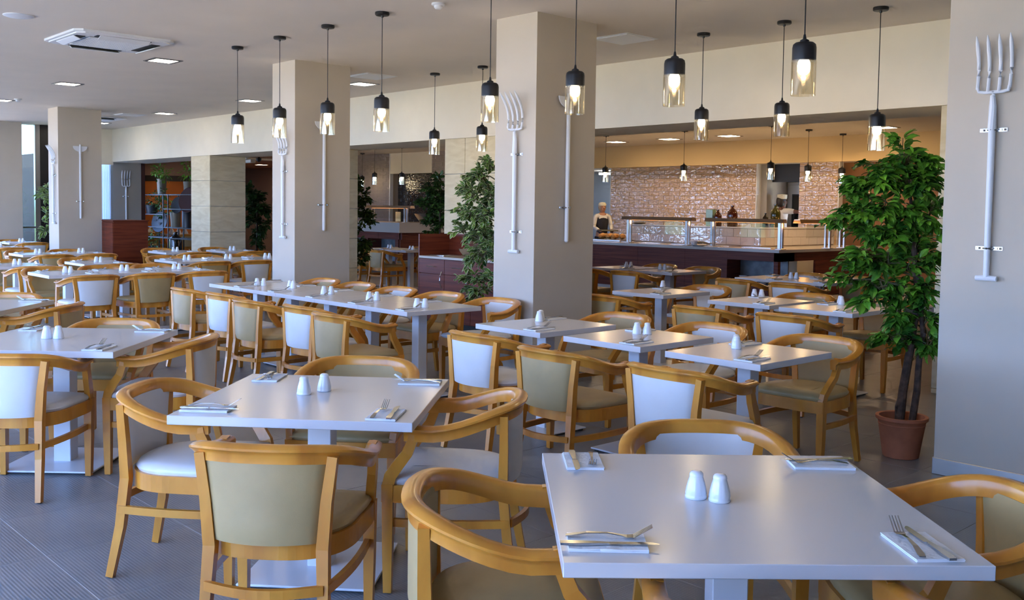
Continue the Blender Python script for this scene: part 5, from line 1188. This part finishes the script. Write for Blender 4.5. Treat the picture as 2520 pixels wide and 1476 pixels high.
# ================================================================== PEOPLE
def skin_mesh(name, verts, edges, root=0, sub=2):
    me = bpy.data.meshes.new(name); bm = B(); L = bm.verts.layers.skin.verify(); vs = []
    for k, (p, r) in enumerate(verts):
        v = bm.verts.new(p); v[L].radius = (r, r) if not isinstance(r, tuple) else r; v[L].use_root = (k == root); vs.append(v)
    for a, b_ in edges: bm.edges.new((vs[a], vs[b_]))
    bm.to_mesh(me); bm.free(); o = bpy.data.objects.new(name, me); COL.objects.link(o)
    m1 = o.modifiers.new('s', 'SKIN'); m1.use_smooth_shade = True; m2 = o.modifiers.new('d', 'SUBSURF'); m2.levels = sub; m2.render_levels = sub
    dg = bpy.context.evaluated_depsgraph_get(); ev = o.evaluated_get(dg); nm = bpy.data.meshes.new_from_object(ev)
    bpy.data.objects.remove(o); bpy.data.meshes.remove(me)
    return nm
def person(label, loc, rz, Hh, arms, skin_m, top_m, sleeve, low_m, vest=None, hat=None, hair_m='hair', head_turn=0.0):
    """local: faces +y. arms: {'l': (shoulder, elbow, wrist), 'r': ...}; sleeve = fraction of the arm covered"""
    s = Hh/1.70; t = thing('person', label, 'person', loc, rz)
    hc = Vector((0, 0.02, 1.57)); V = [((0, 0, 0.95), (0.13, 0.10)), ((0, -0.01, 1.12), (0.12, 0.085)), ((0, -0.01, 1.30), (0.14, 0.095)), ((0, -0.01, 1.41), (0.10, 0.07)), ((0, 0.0, 1.48), (0.05, 0.05)), ((0, 0.015, 1.54), (0.065, 0.075)), ((0, 0.02, 1.60), (0.078, 0.095)), ((0, 0.01, 1.67), (0.06, 0.07))]
    E_ = [(0, 1), (1, 2), (2, 3), (3, 4), (4, 5), (5, 6), (6, 7)]
    for sgn in (-1, 1):
        b_ = len(V); V += [((sgn*0.095, 0, 0.88), 0.085), ((sgn*0.10, 0.01, 0.48), 0.055), ((sgn*0.10, -0.02, 0.10), 0.036), ((sgn*0.10, 0.03, 0.04), 0.034), ((sgn*0.105, 0.13, 0.03), 0.028)]; E_ += [(0, b_), (b_, b_+1), (b_+1, b_+2), (b_+2, b_+3), (b_+3, b_+4)]
    hands = {}
    for sd in ('l', 'r'):
        sh, el, wr = [Vector(p) for p in arms[sd]]; b_ = len(V); hd = (wr-el).normalized(); pm = wr+hd*0.06
        V += [(tuple(sh), 0.052), (tuple(el), 0.038), (tuple(wr), 0.027), (tuple(pm), (0.034, 0.018))]; E_ += [(3, b_), (b_, b_+1), (b_+1, b_+2), (b_+2, b_+3)]; hands[sd] = (wr, pm, hd)
    me = skin_mesh('body', V, E_)
    bm = B(); bm.from_mesh(me); bpy.data.meshes.remove(me)
    for sd, (wr, pm, hd) in hands.items():
        sdv = hd.cross(Vector((0, 0, 1)));
        if sdv.length < 0.1: sdv = Vector((1, 0, 0))
        sdv.normalize(); dn = hd.cross(sdv)
        for k, ln in enumerate((0.055, 0.065, 0.062, 0.048)):
            a = pm+hd*0.015+sdv*(-0.024+0.016*k); tube(bm, [a, a+hd*ln*0.6, a+hd*ln+dn*0.015], [0.009, 0.0085, 0.006], 6)
        a = wr+hd*0.03+sdv*(-0.025); tube(bm, [a, a+hd*0.03-sdv*0.022, a+hd*0.055-sdv*0.025], [0.011, 0.010, 0.007], 6)
    tube(bm, [(0, 0.095, 1.625), (0, 0.118, 1.585), (0, 0.105, 1.575)], [0.010, 0.014, 0.012], 8)     # nose
    for sg in (-1, 1): tube(bm, [(sg*0.078, 0.0, 1.62), (sg*0.088, -0.005, 1.60), (sg*0.080, 0.0, 1.57)], [0.010, 0.016, 0.008], 6)
    tube(bm, [(-0.025, 0.098, 1.545), (0, 0.104, 1.547), (0.025, 0.098, 1.545)], [0.004, 0.007, 0.004], 6)
    body = obj('body', bm, skin_m, t, True, None)
    for sg in (-1, 1): obj('eye', lathe(B(), [(0.002, -0.010), (0.010, 0), (0.002, 0.010)], 8, (sg*0.030, 0.088, 1.615)), 'black_rubber', t, True)
    def cloth(name, vv, ee, m): obj(name, skin_mesh(name, vv, ee), m, t, True, None).data.materials.append(MATS[m])
    g = 1.14
    TV = [((0, 0, 0.92), (0.15, 0.12)), ((0, -0.01, 1.12), (0.138, 0.10)), ((0, -0.01, 1.30), (0.158, 0.112)), ((0, -0.01, 1.42), (0.11, 0.08)), ((0, 0.0, 1.462), (0.062, 0.060))]; TE = [(0, 1), (1, 2), (2, 3), (3, 4)]
    for sd in ('l', 'r'):
        sh, el, wr = [Vector(p) for p in arms[sd]]; b_ = len(TV); end = sh.lerp(el, min(1, sleeve*2)); TV += [(tuple(sh), 0.064), (tuple(end), 0.052)]; TE += [(3, b_), (b_, b_+1)]
        if sleeve > 0.5: TV.append((tuple(el.lerp(wr, sleeve*2-1)), 0.036)); TE.append((b_+1, b_+2))
    cloth('shirt', TV, TE, top_m)
    if vest: cloth('waistcoat', [((0, 0, 0.90), (0.158, 0.128)), ((0, -0.01, 1.12), (0.146, 0.110)), ((0, -0.012, 1.28), (0.190, 0.140)), ((0, -0.02, 1.40), (0.155, 0.112))], [(0, 1), (1, 2), (2, 3)], vest)
    LV = [((0, 0, 0.96), (0.15, 0.12))]; LE = []
    for sgn in (-1, 1):
        b_ = len(LV); LV += [((sgn*0.095, 0, 0.86), 0.10), ((sgn*0.10, 0.01, 0.48), 0.072), ((sgn*0.10, -0.02, 0.09), 0.060)]; LE += [(0, b_), (b_, b_+1), (b_+1, b_+2)]
    cloth('trousers', LV, LE, low_m)
    hb = B(); lathe(hb, [(0.055, 1.50), (0.088, 1.54), (0.098, 1.60), (0.092, 1.66), (0.068, 1.70), (0.02, 1.715)], 20, (0, -0.022, 0)); bmesh.ops.scale(hb, vec=(0.92, 1.05, 1.0), verts=hb.verts[:])
    for v in hb.verts:
        if v.co.y > 0.045 and v.co.z < 1.66: v.co.y = 0.045
    obj('hair', hb, hair_m, t, True, None)
    if hat == 'band': obj('cap', lathe(B(), [(0.096, 1.66), (0.100, 1.70), (0.104, 1.745), (0.09, 1.755), (0.01, 1.758)], 24, (0, -0.005, 0)), 'cap_cloth', t, True, 40)
    if hat == 'scarf': obj('cap', lathe(B(), [(0.100, 1.645), (0.098, 1.68), (0.07, 1.72), (0.01, 1.728)], 24, (0, -0.01, 0)), 'cap_cloth', t, True, 40)
    for o in t.children: o.data.transform(Matrix.Scale(s, 4))
    return t
wp_ = aty(1482, 540, 16.7)
person('waitress in white shirt and black waistcoat carrying a tray behind the buffet', (wp_.x, 16.7, 0.10), R(-118), 1.62,
       {'l': ((-0.17, 0, 1.40), (-0.22, 0.02, 1.13), (-0.15, 0.25, 1.05)), 'r': ((0.17, 0, 1.40), (0.22, 0.02, 1.13), (0.15, 0.25, 1.05))}, 'skin', 'white_cloth', 0.95, 'black_cloth', vest='black_cloth', hat='scarf', hair_m='blond_hair')
a = R(-118); fx, fy = -math.sin(a), math.cos(a)
tag(obj('carrying_tray', box(B(), (wp_.x+fx*0.36, 16.7+fy*0.36, 1.11), (0.40, 0.30, 0.03), rz=a, bev=0.006), 'zinc'), 'grey tray held by the waitress', 'tray')
ck = aty(1924, 520, 18.45)
person('cook in white cap and white shirt reaching up towards the oven', (ck.x, 18.45, 0.10), R(-25), 1.80,
       {'l': ((-0.18, 0, 1.40), (-0.24, 0.05, 1.13), (-0.16, 0.26, 1.10)), 'r': ((0.18, 0.02, 1.42), (0.36, 0.16, 1.40), (0.50, 0.30, 1.55))}, 'dark_skin', 'white_cloth', 0.32, 'black_cloth', hat='band')
